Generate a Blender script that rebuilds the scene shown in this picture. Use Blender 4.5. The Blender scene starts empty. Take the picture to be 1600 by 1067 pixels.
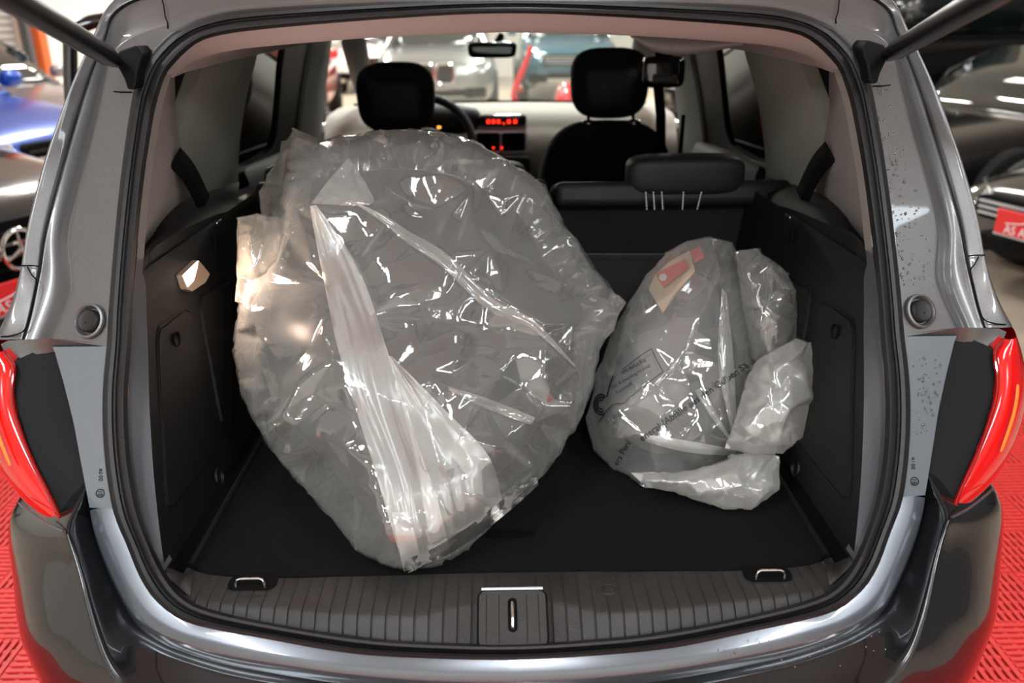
import bpy, bmesh, math, random
import numpy as np
from mathutils import Vector, Matrix, noise
random.seed(7)
D = bpy.data
COL = bpy.context.scene.collection
SC = bpy.context.scene

# ------------------------------------------------------------------ camera
F, CAMH, CX = 1300.0, 1.45, -0.0115
PITCH, YAW, ROLL = math.radians(20.96), math.radians(0.837), math.radians(0.404)
def _basis():
    f = Vector((math.sin(YAW)*math.cos(PITCH), math.cos(YAW)*math.cos(PITCH), -math.sin(PITCH)))
    rt = Vector((math.cos(YAW), -math.sin(YAW), 0)); up = rt.cross(f)
    return f, rt*math.cos(ROLL)-up*math.sin(ROLL), up*math.cos(ROLL)+rt*math.sin(ROLL)
CF, CR, CU = _basis()
CAM = Vector((CX, 0, CAMH))
cd = D.cameras.new('camera'); cam = D.objects.new('camera', cd); COL.objects.link(cam)
cd.sensor_width = 36; cd.lens = 36*F/1600; cd.clip_start = .02; cd.clip_end = 100
cam.matrix_world = Matrix(((CR.x, CU.x, -CF.x, CAM.x), (CR.y, CU.y, -CF.y, CAM.y), (CR.z, CU.z, -CF.z, CAM.z), (0, 0, 0, 1)))
cd.dof.use_dof = True; cd.dof.focus_distance = 1.36; cd.dof.aperture_fstop = 3.2
SC.camera = cam
# ------------------------------------------------------------------ world, exposure
w = D.worlds.new('world'); SC.world = w; w.use_nodes = True
w.node_tree.nodes['Background'].inputs[0].default_value = (.75, .82, .9, 1)
w.node_tree.nodes['Background'].inputs[1].default_value = .25
SC.view_settings.view_transform = 'Standard'; SC.view_settings.look = 'None'
SC.view_settings.gamma = 1; SC.view_settings.use_curve_mapping = False
SC.view_settings.exposure = -1.0
SC.cycles.transparent_max_bounces = 24
SC.cycles.max_bounces = 8
SC.cycles.sample_clamp_indirect = 6
LIGHT_SPOTS = []            # ceiling luminaires: (x, y, power)
for y in (-3.2, -.6, 4.2, 8.2, 12.2, 16.2, 19.0):
    for x in (-3.4, 0.2, 3.6):
        p = 85
        if y == -3.2: p = 300
        if y > 7: p = 380
        if y == 4.2 and x > 1: p = 30
        if y == 8.2 and x > 1: p = 60
        if y == -.6: x = {-3.4: -1.5, .2: 1.5, 3.6: 4.0}[x]; p = 130 if x < 0 else 60
        LIGHT_SPOTS.append((x, y, p))
CEIL = 3.6
for i, (x, y, p) in enumerate(LIGHT_SPOTS):
    ld = D.lights.new('luminaire_light', 'AREA'); ld.shape = 'RECTANGLE'; ld.size = .5; ld.size_y = 1.5
    ld.energy = p; ld.color = (.80, .92, 1.0) if y == -.6 else (.97, .98, 1.0) if y < 7 else (1, .97, .9)
    lo = D.objects.new('luminaire_light', ld); COL.objects.link(lo); lo.location = (x, y, CEIL-.115)

# ------------------------------------------------------------------ pixel -> place helpers
def ray(px, py): return CF + CR*((px-800)/F) - CU*((py-533.5)/F)
def pY(px, py, Y): d = ray(px, py); return CAM + d*(Y/d.y)
def pZ(px, py, Z): d = ray(px, py); return CAM + d*((Z-CAMH)/d.z)
GZ = ([.1, .3, .45, .62, .91, 1.2, 1.47, 1.62, 1.9], [.84, .83, .85, .90, 1.05, 1.22, 1.42, 1.6, 2.2])
def gz(z): return float(np.interp(z, *GZ))
def pS(px, py, off=0.0):
    """point of the pixel ray on the slanted rear face of the car, off metres further in"""
    d = ray(px, py); lo, hi = .3, 3.0
    for _ in range(40):
        t = (lo+hi)/2; P = CAM + d*t
        if P.y < gz(P.z) + .25*P.x*P.x + off: lo = t
        else: hi = t
    return CAM + d*((lo+hi)/2)
def pW(px, py, a, b, sgn=-1):
    """plane |X| = a + b*(Z-1)"""
    d = ray(px, py)                       # sgn*(CX+d.x t) = a + b*(CAMH-1+d.z t)
    t = (a + b*(CAMH-1) - sgn*CX)/(sgn*d.x - b*d.z)
    return CAM + d*t
def pG(px, py, inset=0.0): return pW(px, py, .74-inset, -.30)       # side glass plane, left
def pT(px, py, inset=0.0): return pW(px, py, .571-inset, .20)        # cargo side trim plane, left
def mx(P): return Vector((-P[0], P[1], P[2]))

# ------------------------------------------------------------------ materials
def mat(name, col=(.5, .5, .5), rough=.5, metal=0.0, coat=0.0, emit=None, es=0.0, nscale=0, namt=.2, bump=0, bscale=200, spec=.5, flake=0, sheen=0):
    m = D.materials.new(name); m.use_nodes = True
    nt = m.node_tree; b = nt.nodes['Principled BSDF']
    b.inputs['Base Color'].default_value = (*col, 1); b.inputs['Roughness'].default_value = rough
    b.inputs['Metallic'].default_value = metal; b.inputs['Coat Weight'].default_value = coat
    b.inputs['Coat Roughness'].default_value = .03; b.inputs['Specular IOR Level'].default_value = spec
    if sheen: b.inputs['Sheen Weight'].default_value = sheen
    if emit: b.inputs['Emission Color'].default_value = (*emit, 1); b.inputs['Emission Strength'].default_value = es
    tc = nt.nodes.new('ShaderNodeTexCoord')
    if nscale:
        n = nt.nodes.new('ShaderNodeTexNoise'); n.inputs['Scale'].default_value = nscale; n.inputs['Detail'].default_value = 6
        nt.links.new(tc.outputs['Object'], n.inputs['Vector'])
        r = nt.nodes.new('ShaderNodeValToRGB')
        r.color_ramp.elements[0].position = .3; r.color_ramp.elements[1].position = .7
        r.color_ramp.elements[0].color = (*[c*(1-namt) for c in col], 1); r.color_ramp.elements[1].color = (*[min(1, c*(1+namt)) for c in col], 1)
        nt.links.new(n.outputs[0], r.inputs[0]); nt.links.new(r.outputs[0], b.inputs['Base Color'])
    if bump:
        n2 = nt.nodes.new('ShaderNodeTexNoise'); n2.inputs['Scale'].default_value = bscale; n2.inputs['Detail'].default_value = 4
        nt.links.new(tc.outputs['Object'], n2.inputs['Vector'])
        bp = nt.nodes.new('ShaderNodeBump'); bp.inputs['Strength'].default_value = bump; bp.inputs['Distance'].default_value = .003
        nt.links.new(n2.outputs[0], bp.inputs['Height']); nt.links.new(bp.outputs[0], b.inputs['Normal'])
    return m
def film(name, tint=(1, 1, 1), haze=.3, rough=.12, gmin=.11, gmax=.85, body=(.81, .815, .775), edge=.32, bump=.10, bscale=28):
    """thin plastic film: part clear, part milky scattering, glossy on top"""
    m = D.materials.new(name); m.use_nodes = True; nt = m.node_tree; nt.nodes.clear()
    N = nt.nodes.new; L = nt.links.new
    out = N('ShaderNodeOutputMaterial'); tr = N('ShaderNodeBsdfTransparent'); tr.inputs[0].default_value = (*tint, 1)
    df = N('ShaderNodeBsdfDiffuse'); df.inputs[0].default_value = (*body, 1)
    tl = N('ShaderNodeBsdfTranslucent'); tl.inputs[0].default_value = (*body, 1)
    gl = N('ShaderNodeBsdfGlossy'); gl.inputs['Roughness'].default_value = rough; gl.inputs[0].default_value = (1, 1, 1, 1)
    tc = N('ShaderNodeTexCoord'); nz = N('ShaderNodeTexNoise'); nz.inputs['Scale'].default_value = bscale; nz.inputs['Detail'].default_value = 5
    nz.inputs['Distortion'].default_value = 1.2
    L(tc.outputs['Object'], nz.inputs['Vector'])
    bp = N('ShaderNodeBump'); bp.inputs['Strength'].default_value = bump; bp.inputs['Distance'].default_value = .01; L(nz.outputs[0], bp.inputs['Height'])
    L(bp.outputs[0], gl.inputs['Normal']); L(bp.outputs[0], df.inputs['Normal'])
    m1 = N('ShaderNodeMixShader'); m1.inputs[0].default_value = .5; L(df.outputs[0], m1.inputs[1]); L(tl.outputs[0], m1.inputs[2])
    lw = N('ShaderNodeLayerWeight'); lw.inputs[0].default_value = edge
    mp = N('ShaderNodeMapRange'); mp.inputs['To Min'].default_value = haze; mp.inputs['To Max'].default_value = .62; L(lw.outputs['Facing'], mp.inputs[0])
    m2 = N('ShaderNodeMixShader'); L(mp.outputs[0], m2.inputs[0]); L(tr.outputs[0], m2.inputs[1]); L(m1.outputs[0], m2.inputs[2])
    fr = N('ShaderNodeFresnel'); fr.inputs[0].default_value = 1.55; L(bp.outputs[0], fr.inputs['Normal'])
    mp2 = N('ShaderNodeMapRange'); mp2.inputs['To Min'].default_value = gmin; mp2.inputs['To Max'].default_value = gmax; L(fr.outputs[0], mp2.inputs[0])
    m3 = N('ShaderNodeMixShader'); L(mp2.outputs[0], m3.inputs[0]); L(m2.outputs[0], m3.inputs[1]); L(gl.outputs[0], m3.inputs[2])
    L(m3.outputs[0], out.inputs[0])
    return m
def glass(name, tint=(.9, .95, .95), rough=.01, ior=1.5):
    m = D.materials.new(name); m.use_nodes = True; nt = m.node_tree; nt.nodes.clear()
    N = nt.nodes.new; L = nt.links.new
    out = N('ShaderNodeOutputMaterial'); tr = N('ShaderNodeBsdfTransparent'); tr.inputs[0].default_value = (*tint, 1)
    gl = N('ShaderNodeBsdfGlossy'); gl.inputs['Roughness'].default_value = rough
    fr = N('ShaderNodeFresnel'); fr.inputs[0].default_value = ior
    mm = N('ShaderNodeMixShader'); L(fr.outputs[0], mm.inputs[0]); L(tr.outputs[0], mm.inputs[1]); L(gl.outputs[0], mm.inputs[2]); L(mm.outputs[0], out.inputs[0])
    return m
PAINT = mat('grey_metallic_paint', (.165, .163, .162), .40, .7, .7, nscale=900, namt=.25)
BUMPER = mat('dark_bumper_paint', (.014, .0145, .016), .22, .5, 1.0, nscale=900, namt=.2)
SILL = mat('sill_paint', (.12, .135, .155), .26, .6, 1.0)
RECESS = mat('recess_paint', (.165, .19, .21), .45, .35, .6, nscale=900, namt=.15)
RUBBER = mat('seal_rubber', (.009, .009, .0095), .45, bump=.1, bscale=400)
BLACKP = mat('black_plastic', (.0045, .0044, .0042), .5, spec=.32, bump=.35, bscale=700)
GREYP = mat('grey_plastic', (.06, .063, .07), .6, bump=.3, bscale=700)
BROWNP = mat('sill_plastic', (.026, .0235, .021), .5, bump=.35, bscale=600, nscale=14, namt=.25)
LAMPBLK = mat('lamp_housing_black', (.005, .005, .0055), .6, spec=.15)
CARPET = mat('carpet', (.0055, .0055, .0058), .95, bump=1, bscale=900, nscale=300, namt=.5, spec=.15)
HEADL = mat('headliner_cloth', (.43, .395, .39), .95, bump=.3, bscale=700, spec=.1)
TRIMB = mat('pillar_trim_beige', (.22, .195, .18), .8, bump=.25, bscale=600)
TRIMC = mat('pillar_trim_grey', (.28, .29, .255), .8, bump=.25, bscale=600)
DASH = mat('dashboard_beige', (.62, .58, .5), .7, bump=.2, bscale=500)
SEATC = mat('seat_cloth_black', (.010, .010, .011), .9, spec=.3, bump=.6, bscale=900, nscale=600, namt=.4)
LEATH = mat('seat_leather_black', (.013, .013, .0135), .48, bump=.3, bscale=350, spec=.3)
BLK = mat('black_matte', (.003, .003, .003), .8, spec=.1)
STRUT = mat('strut_black', (.004, .004, .0045), .35, spec=.3)
BLKG = mat('black_gloss', (.006, .006, .007), .12, 0, 1)
CHROME = mat('chrome', (.85, .85, .86), .12, 1)
SILVER = mat('silver_plastic', (.55, .57, .6), .4, .3)
STITCH = mat('white_thread', (.75, .73, .7), .8)
WHITE = mat('white_plastic', (.8, .79, .76), .5)
LENS = mat('red_lens', (.62, .004, .004), .12, 0, 1, emit=(1, .02, .01), es=.05)
AMBER = mat('amber_glow', (.9, .16, .01), .3, 0, .5, emit=(1, .16, .015), es=.6)  # slight emission stands in for light reflected inside the lamp
LENSD = mat('dark_red_lens', (.28, .002, .003), .12, 0, 1)
GLASS_CLR = glass('windscreen_glass', (.9, .95, .94))
GLASS_TNT = glass('tinted_glass', (.16, .27, .25))
DISP = mat('display_red', (.3, 0, 0), .4, emit=(1, .02, .01), es=6)
ORNG = mat('gauge_orange', (.3, .1, 0), .4, emit=(1, .35, .05), es=6)
LAMPW = mat('cargo_lamp_lens', (1, .95, .9), .3, emit=(1, .80, .66), es=14)
FILM = film('clear_bag_film', haze=.145, rough=.09)
FILM2 = film('milky_bag_film', haze=.42, rough=.2, body=(.88, .87, .82), bump=.05)
FILMF = film('fold_film', haze=.42, rough=.3, body=(.90, .89, .84), bump=.05, gmin=.05, gmax=.5)
FILM3 = film('yellowish_bag_film', haze=.18, rough=.12, body=(.8, .78, .68))
FILMH = film('hem_film', haze=.5, rough=.2, body=(.88, .87, .82), bump=.12)
FILMR = film('ridge_film', haze=.22, rough=.16, body=(.88, .87, .82), bump=.05, gmin=.10, gmax=.7)
PRINT = mat('black_print', (.01, .01, .012), .6)

# ------------------------------------------------------------------ mesh helpers
class MB:
    def __init__(s): s.v = []; s.f = []
    def grid(s, rows, cu=False, cv=False, flip=False):
        b = len(s.v); n = len(rows[0]); m = len(rows)
        for r in rows: s.v += [tuple(p) for p in r]
        for i in range(m-(0 if cv else 1)):
            for j in range(n-(0 if cu else 1)):
                a = b+i*n+j; c = b+i*n+(j+1) % n; d = b+((i+1) % m)*n+(j+1) % n; e = b+((i+1) % m)*n+j
                s.f.append((a, e, d, c) if flip else (a, c, d, e))
        return s
    def poly(s, pts):
        b = len(s.v); s.v += [tuple(p) for p in pts]; s.f.append(tuple(range(b, b+len(pts)))); return s
    def box(s, c, size, rot=None):
        b = len(s.v); sx, sy, sz = [q/2 for q in size]; c = Vector(c)
        for x, y, z in ((-1, -1, -1), (1, -1, -1), (1, 1, -1), (-1, 1, -1), (-1, -1, 1), (1, -1, 1), (1, 1, 1), (-1, 1, 1)):
            p = Vector((x*sx, y*sy, z*sz))
            if rot is not None: p = rot @ p
            s.v.append(tuple(c+p))
        for q in ((0, 3, 2, 1), (4, 5, 6, 7), (0, 1, 5, 4), (1, 2, 6, 5), (2, 3, 7, 6), (3, 0, 4, 7)): s.f.append(tuple(b+i for i in q))
        return s
    def prism(s, pts, off):
        """closed outline pts, extruded by vector off"""
        b = len(s.v); n = len(pts); off = Vector(off)
        s.v += [tuple(p) for p in pts] + [tuple(Vector(p)+off) for p in pts]
        s.f.append(tuple(b+i for i in range(n))[::-1]); s.f.append(tuple(b+n+i for i in range(n)))
        for i in range(n): s.f.append((b+i, b+(i+1) % n, b+n+(i+1) % n, b+n+i))
        return s
    def tube(s, pts, r, n=8, cap=True, closed=False):
        pts = [Vector(p) for p in pts]; rows = []; pn = None; m = len(pts)
        for i, p in enumerate(pts):
            if closed: t = (pts[(i+1) % m]-pts[i-1]).normalized()
            else: t = (pts[min(i+1, m-1)]-pts[max(i-1, 0)]).normalized()
            if pn is None:
                a = Vector((0, 0, 1)) if abs(t.z) < .9 else Vector((1, 0, 0)); nrm = t.cross(a).normalized()
            else: nrm = (pn-t*pn.dot(t)).normalized()
            pn = nrm; bn = t.cross(nrm); rr = r[i] if isinstance(r, (list, tuple)) else r
            rows.append([p+nrm*(rr*math.cos(2*math.pi*k/n))+bn*(rr*math.sin(2*math.pi*k/n)) for k in range(n)])
        b = len(s.v); s.grid(rows, cu=True, cv=closed)
        if cap and not closed:
            s.f.append(tuple(b+k for k in range(n))[::-1]); e = b+(m-1)*n; s.f.append(tuple(e+k for k in range(n)))
        return s
    def lathe(s, prof, c, axis, n=24):
        """prof: list of (radius, height along axis)"""
        axis = Vector(axis).normalized(); a = Vector((0, 0, 1)) if abs(axis.z) < .9 else Vector((1, 0, 0))
        u = axis.cross(a).normalized(); v = axis.cross(u); c = Vector(c)
        s.grid([[c+axis*h+u*(r*math.cos(2*math.pi*k/n))+v*(r*math.sin(2*math.pi*k/n)) for k in range(n)] for r, h in prof], cu=True)
        return s
    def sup(s, c, a, b, e, n1=3.5, n2=3.5, taper=0.0, nu=36, nv=20, rot=None):
        """rounded box: superellipsoid with half sizes a (x) b (y) e (z)"""
        c = Vector(c); sg = lambda v, p: math.copysign(abs(v)**p, v); rows = []
        for i in range(nv+1):
            ph = -math.pi/2+math.pi*i/nv; row = []
            for k in range(nu):
                th = 2*math.pi*k/nu
                z = sg(math.sin(ph), 2/n1); q = sg(math.cos(ph), 2/n1) if abs(math.cos(ph)) > 1e-6 else 0
                p = Vector((a*q*sg(math.cos(th), 2/n2)*(1+taper*z), b*q*sg(math.sin(th), 2/n2), e*z))
                row.append(c+(rot@p if rot is not None else p))
            rows.append(row)
        s.grid(rows, cu=True); return s
    def mirror(s):
        b = len(s.v); s.v += [(-x, y, z) for x, y, z in s.v]; s.f += [tuple(b+i for i in f)[::-1] for f in s.f]; return s
    def mirrored(s):
        o = MB(); o.v = [(-x, y, z) for x, y, z in s.v]; o.f = [tuple(f)[::-1] for f in s.f]; return o
    def build(s, name, m, parent=None, smooth=True, sub=0, bevel=0, solid=0, local=False, label=None, kind=None, weld=0, segs=2):
        me = D.meshes.new(name); me.from_pydata(s.v, [], s.f)
        if weld:
            bm = bmesh.new(); bm.from_mesh(me); bmesh.ops.remove_doubles(bm, verts=bm.verts, dist=weld); bmesh.ops.recalc_face_normals(bm, faces=bm.faces); bm.to_mesh(me); bm.free()
        me.materials.append(m)
        if smooth: me.polygons.foreach_set('use_smooth', [True]*len(me.polygons))
        o = D.objects.new(name, me); COL.objects.link(o)
        if parent is not None:
            o.parent = parent
            if not local and parent.type == 'EMPTY': o.matrix_parent_inverse = Matrix.Translation(-Vector(parent.location))
        if solid:
            q = o.modifiers.new('solid', 'SOLIDIFY'); q.thickness = solid; q.offset = 0
        if bevel:
            q = o.modifiers.new('bevel', 'BEVEL'); q.width = bevel; q.segments = segs; q.limit_method = 'ANGLE'
        if sub:
            q = o.modifiers.new('sub', 'SUBSURF'); q.levels = sub; q.render_levels = sub
        if smooth and (bevel or not sub):
            try: me.set_sharp_from_angle(angle=math.radians(42))
            except Exception: pass
        if label: o['label'] = label
        if kind: o['kind'] = kind
        return o
def thing(name, label, cat, loc=(0, 0, 0), rz=0, group=None):
    o = D.objects.new(name, None); COL.objects.link(o); o.location = loc; o.rotation_euler = (0, 0, rz); o.empty_display_size = .1
    o['label'] = label; o['category'] = cat
    if group: o['group'] = group
    return o
def tag(o, label, cat, group=None):
    o['label'] = label; o['category'] = cat
    if group: o['group'] = group
    return o
def struct(o): o['kind'] = 'structure'; return o
def spl(pts, n, closed=False):
    """Catmull-Rom through pts, n samples evenly along the length"""
    P = [Vector(p) for p in pts]; m = len(P); out = []
    segs = m if closed else m-1
    for i in range(segs):
        g = lambda k: P[k % m] if closed else P[max(0, min(m-1, k))]
        p0, p1, p2, p3 = g(i-1), g(i), g(i+1), g(i+2)
        for k in range(12):
            t = k/12
            out.append(.5*((2*p1)+(p2-p0)*t+(2*p0-5*p1+4*p2-p3)*t*t+(3*p1-p0-3*p2+p3)*t**3))
    out.append(P[0] if closed else P[-1])
    L = [0]
    for a, b in zip(out, out[1:]): L.append(L[-1]+(b-a).length)
    res = []; j = 0; cnt = n if closed else n-1
    for k in range(n):
        t = L[-1]*k/cnt
        while j < len(L)-2 and L[j+1] < t: j += 1
        q = (t-L[j])/max(1e-9, L[j+1]-L[j]); res.append(out[j].lerp(out[j+1], min(1, q)))
    return res
def rrect(w, h, r, n=5):
    o = []
    for cx, cy, a0 in ((w/2-r, h/2-r, 0), (-w/2+r, h/2-r, 90), (-w/2+r, -h/2+r, 180), (w/2-r, -h/2+r, 270)):
        for k in range(n+1):
            a = math.radians(a0+90*k/n); o.append((cx+r*math.cos(a), cy+r*math.sin(a)))
    return o
def text_mb(txt, size, m4, extrude=.0008, bold=0.):
    """text as mesh vertices put through the matrix m4 (text x, text y, out)"""
    c = D.curves.new('t', 'FONT'); c.body = txt; c.size = size; c.extrude = extrude; c.align_x = 'CENTER'; c.align_y = 'CENTER'; c.resolution_u = 3; c.offset = bold
    o = D.objects.new('t', c); COL.objects.link(o); bpy.context.view_layer.update()
    me = D.meshes.new_from_object(o.evaluated_get(bpy.context.evaluated_depsgraph_get()))
    b = MB(); b.v = [tuple(m4 @ v.co) for v in me.vertices]; b.f = [tuple(p.vertices) for p in me.polygons]
    D.objects.remove(o); D.curves.remove(c); D.meshes.remove(me)
    return b

# ================================================================== THE HALL
CONC = mat('concrete_floor', (.46, .38, .30), .32, nscale=3, namt=.18, bump=.05, bscale=60)
WALLW = mat('white_wall', (.84, .82, .76), .8, nscale=2, namt=.05)
WALLD = mat('dark_wall', (.10, .10, .105), .8, nscale=3, namt=.2)
CEILM = mat('ceiling_grey', (.66, .67, .67), .9)
TILE = mat('red_tile_plastic', (.80, .045, .04), .38, nscale=30, namt=.08)
UNDER = mat('underlay_dark', (.012, .010, .010), .9)
SHUT = mat('shutter_steel', (.40, .385, .36), .5, .4, nscale=20, namt=.1)
ORANGE = mat('orange_paint', (.72, .14, .03), .5)
XL, XR, YB, YF = -7.2, 7.4, -5.6, 25.0
fl = struct(MB().box((0, (YB+YF)/2, -.05), (XR-XL, YF-YB, .1)).build('floor', CONC, smooth=False))
struct(MB().box((0, (YB+YF)/2, CEIL+.05), (XR-XL, YF-YB, .1)).build('ceiling', CEILM, smooth=False))
struct(MB().box((0, YF+.05, CEIL/2), (XR-XL, .1, CEIL)).build('wall_front', WALLW, smooth=False))
struct(MB().box((0, YB-.05, CEIL/2), (XR-XL, .1, CEIL)).build('wall_back', WALLW, smooth=False))
struct(MB().box((XL-.05, (YB+YF)/2, CEIL/2), (.1, YF-YB, CEIL)).build('wall_left', WALLW, smooth=False))
struct(MB().box((XR+.05, (YB+YF)/2, CEIL/2), (.1, YF-YB, CEIL)).build('wall_right', WALLD, smooth=False))
# roller shutter on the left wall, slat by slat, with its orange post
sh = thing('door_1', 'grey steel roller shutter of horizontal slats on the left wall', 'shutter', (XL+.05, 11.0, 0)); sh['kind'] = 'structure'
del sh['category']
sl0 = None
for k in range(34):
    z = .06+k*.1
    if sl0 is None:
        rows = []
        for yy in (-2.2, 2.2):
            rows.append([Vector((.02, yy, 0)), Vector((.055, yy, .015)), Vector((.06, yy, .05)), Vector((.055, yy, .085)), Vector((.02, yy, .1))])
        sl0 = MB().grid(rows).build('slat', SHUT, sh, local=True); sl0.location.z = z
    else:
        o = sl0.copy(); COL.objects.link(o); o.parent = sh; o.location.z = z
p = MB().box((XL+.25, 13.5, 1.75), (.2, .22, 3.5)).build('trim_1', ORANGE, smooth=False, bevel=.02); struct(p); p['label'] = 'orange painted steel post beside the roller shutter'
p = MB().box((XL+.2, 13.28, 1.75), (.12, .12, 3.5)).build('trim_2', WALLD, smooth=False, bevel=.01); struct(p); p['label'] = 'dark guide rail between shutter and orange post'
# ceiling luminaires
DIFF = mat('luminaire_diffuser', (.9, .9, .9), .5, emit=(.95, .98, 1), es=4)
h0 = None
for i, (x, y, pw) in enumerate(LIGHT_SPOTS):
    if h0 is None:
        h0 = thing('ceiling_light', '', 'ceiling light', (x, y, CEIL), group='panel luminaires in rows on the ceiling'); r = h0
        hb = MB().box((0, 0, -.035), (.6, 1.62, .07)).build('housing', WHITE, h0, smooth=False, bevel=.01, local=True)
        hd = MB().box((0, 0, -.085), (.5, 1.5, .03)).build('diffuser', DIFF, h0, smooth=False, bevel=.008, local=True)
    else:
        r = h0.copy(); COL.objects.link(r); r.location = (x, y, CEIL)
        for c in (hb, hd):
            q = c.copy(); COL.objects.link(q); q.parent = r
    r['label'] = 'long white panel luminaire on the ceiling, %s row, %s from the rear wall' % (('left', 'middle', 'right')[i % 3], ('first', 'second', 'third', 'fourth', 'fifth', 'sixth', 'seventh')[i//3])
# red floor tiles: four blocks of ribs, direction alternating, real slots between
T = .4
tb = MB()
for bi in range(2):
    for bj in range(2):
        ox, oy = -T/2+bi*.2, -T/2+bj*.2
        hz = (bi+bj) % 2
        def bx(u, v, z, su, sv, sz):
            if hz: tb.box((ox+u, oy+v, z), (su, sv, sz))
            else: tb.box((ox+v, oy+u, z), (sv, su, sz))
        for k in range(10):
            bx(.1, .01+k*.02, .013, .198, .0115, .010)
        for k in range(6):
            bx(.003+k*.0388, .1, .0095, .011, .198, .010)
t0 = None
for i in range(12):
    for j in range(10):
        loc = (-2.2+i*T, -.5+j*T, .001)
        if t0 is None:
            t0 = tb.build('tile', TILE, fl, smooth=False, local=True); t0.location = loc
        else:
            o = t0.copy(); COL.objects.link(o); o.parent = fl; o.location = loc
MB().box((0, 1.3, .0008), (4.8, 4.0, .0012)).build('underlay', UNDER, fl, smooth=False, local=True)

# ================================================================== THE MINIVAN
car = thing('minivan', 'dark grey minivan seen from behind with its tailgate open', 'car', (0, 2.9, 0))
def P_(name, mb, m, label=None, **k): return mb.build(name, m, car, label=label, **k)
def pair(name, mb, m, label=None, **k):
    a = mb.build(name, m, car, label=label, **k); b = mb.mirrored().build(name, m, car, label=label, **k); return a, b
def loop(pts):                                   # left half (top centre -> bottom centre) to full closed loop
    return pts + [mx(p) for p in pts[-2:0:-1]]

# ---- rubber seal round the opening
so = [(800,-4),(600,2),(400,13),(325,25),(275,45),(250,65),(231,88),(217,116),(206,155),(190,265),(178,380),(170,480),(167,534),(161,600),(160,660),(165,730),(177,800),(197,850),(221,907),(250,945),(300,975),(425,1000),(550,1021),(675,1029),(800,1031)]
si = [(800,21),(600,30),(400,47),(325,60),(295,77),(272,100),(259,117),(250,143),(241,178),(227,265),(213,395),(207,480),(205,534),(200,610),(201,680),(207,740),(219,800),(237,850),(257,892),(292,935),(345,956),(456,979),(581,997),(690,1004),(800,1006)]
def lerp2(a, b, t): return (a[0]+(b[0]-a[0])*t, a[1]+(b[1]-a[1])*t)
prof = [(0,.012),(0,-.004),(.06,-.010),(.20,-.012),(.36,-.008),(.42,.004),(.5,.006),(.56,-.006),(.66,-.016),(.82,-.016),(.93,-.006),(1,.012),(1,.035)]
rows = []
for t, off in prof:
    half = [pS(*lerp2(a, b, t), off) for a, b in zip(so, si)]
    half[0].x = 0; half[-1].x = 0
    rows.append(spl(loop(half), 240, True))
P_('tailgate_seal', MB().grid(rows, cu=True), RUBBER, 'black rubber weatherstrip around the opening')

# ---- painted body round the opening, left half then mirrored
S = [[(170,542,0),(80,529,-.002),(66,533,.03),(38,530,.012),(33,530,.012),(-12,531,0)],
     [(171,500,0),(97,490,-.002),(83,497,.04),(48,500,.018),(43,500,.016),(7,497,0)],
     [(174,460,0),(113,455,-.002),(99,463,.05),(57,455,.022),(52,455,.02),(22,458,0)],
     [(177,415,0),(109,417,-.002),(96,419,.055),(66,413,.03),(60,413,.025),(32,415,0)],
     [(180,380,0),(104,385,-.002),(92,386,.05),(69,385,.033),(62,385,.024),(36,376,0)],
     [(184,345,0),(107,350,-.002),(96,350,.045),(77,345,.035),(70,345,.024),(42,347,0)],
     [(192,265,0),(130,265,-.002),(119,265,.045),(98,265,.04),(91,265,.026),(62,265,0)],
     [(201,200,0),(148,200,-.002),(136,200,.045),(117,200,.04),(109,200,.026),(85,200,0)],
     [(209,150,0),(159,150,-.002),(149,150,.04),(132,150,.036),(125,150,.024),(102,150,0)],
     [(219,116,0),(166,112,-.002),(158,108,.035),(147,104,.034),(141,102,.022),(122,104,0)],
     [(233,88,0),(172,88,-.002),(166,82,.03),(159,75,.03),(154,74,.02),(137,72,0)],
     [(252,65,0),(186,66,-.002),(178,58,.022),(170,48,.028),(165,48,.018),(148,48,0)],
     [(277,45,0),(232,47,-.002),(210,35,.012),(173,26,.022),(167,26,.014),(158,20,0)],
     [(327,25,0),(318,21,.0),(280,8,.01),(215,-6,.02),(205,-8,.015),(190,-22,.01)],
     [(402,13,0),(398,7,.004),(384,-4,.012),(350,-22,.025),(340,-26,.02),(300,-45,.02)],
     [(600,2,0),(599,-4,.004),(596,-14,.012),(590,-34,.03),(588,-38,.03),(580,-60,.04)],
     [(800,-4,0),(800,-10,.004),(800,-20,.012),(800,-40,.03),(800,-44,.03),(800,-66,.04)]]
def bodysec(s):
    q = [pS(*p) for p in s]
    g0 = q[3].lerp(q[4], .2); g1 = q[3].lerp(q[4], .8)
    dep = Vector((0, .016, -.002))
    i0 = q[0]+(q[0]-q[1]).normalized()*.014
    r = [i0+Vector((0, .03, 0)), i0, q[0], q[0].lerp(q[1], .5), q[0].lerp(q[1], .93), q[1], q[1].lerp(q[2], .18)+Vector((0, .004, 0)), q[2], q[3], q[3].lerp(q[4], .12), g0+dep, g1+dep, q[4].lerp(q[3], .12), q[4], q[4].lerp(q[5], .6), q[5]]
    e = q[5]
    r += [e+Vector((-.006, .02, -.0)), e+Vector((-.010, .10, 0)), e+Vector((-.012, .3, .004)), e+Vector((-.012, .75, .01))]
    return r
secs = [bodysec(s) for s in S]
for r in secs[-1:]:
    for i, v in enumerate(r): r[i] = Vector((0, v.y, v.z))
mb = MB().grid(secs); mb.mirror()
P_('body_frame', mb, PAINT, 'grey painted pillars and roof edge around the opening', sub=2, weld=.0005)
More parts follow.
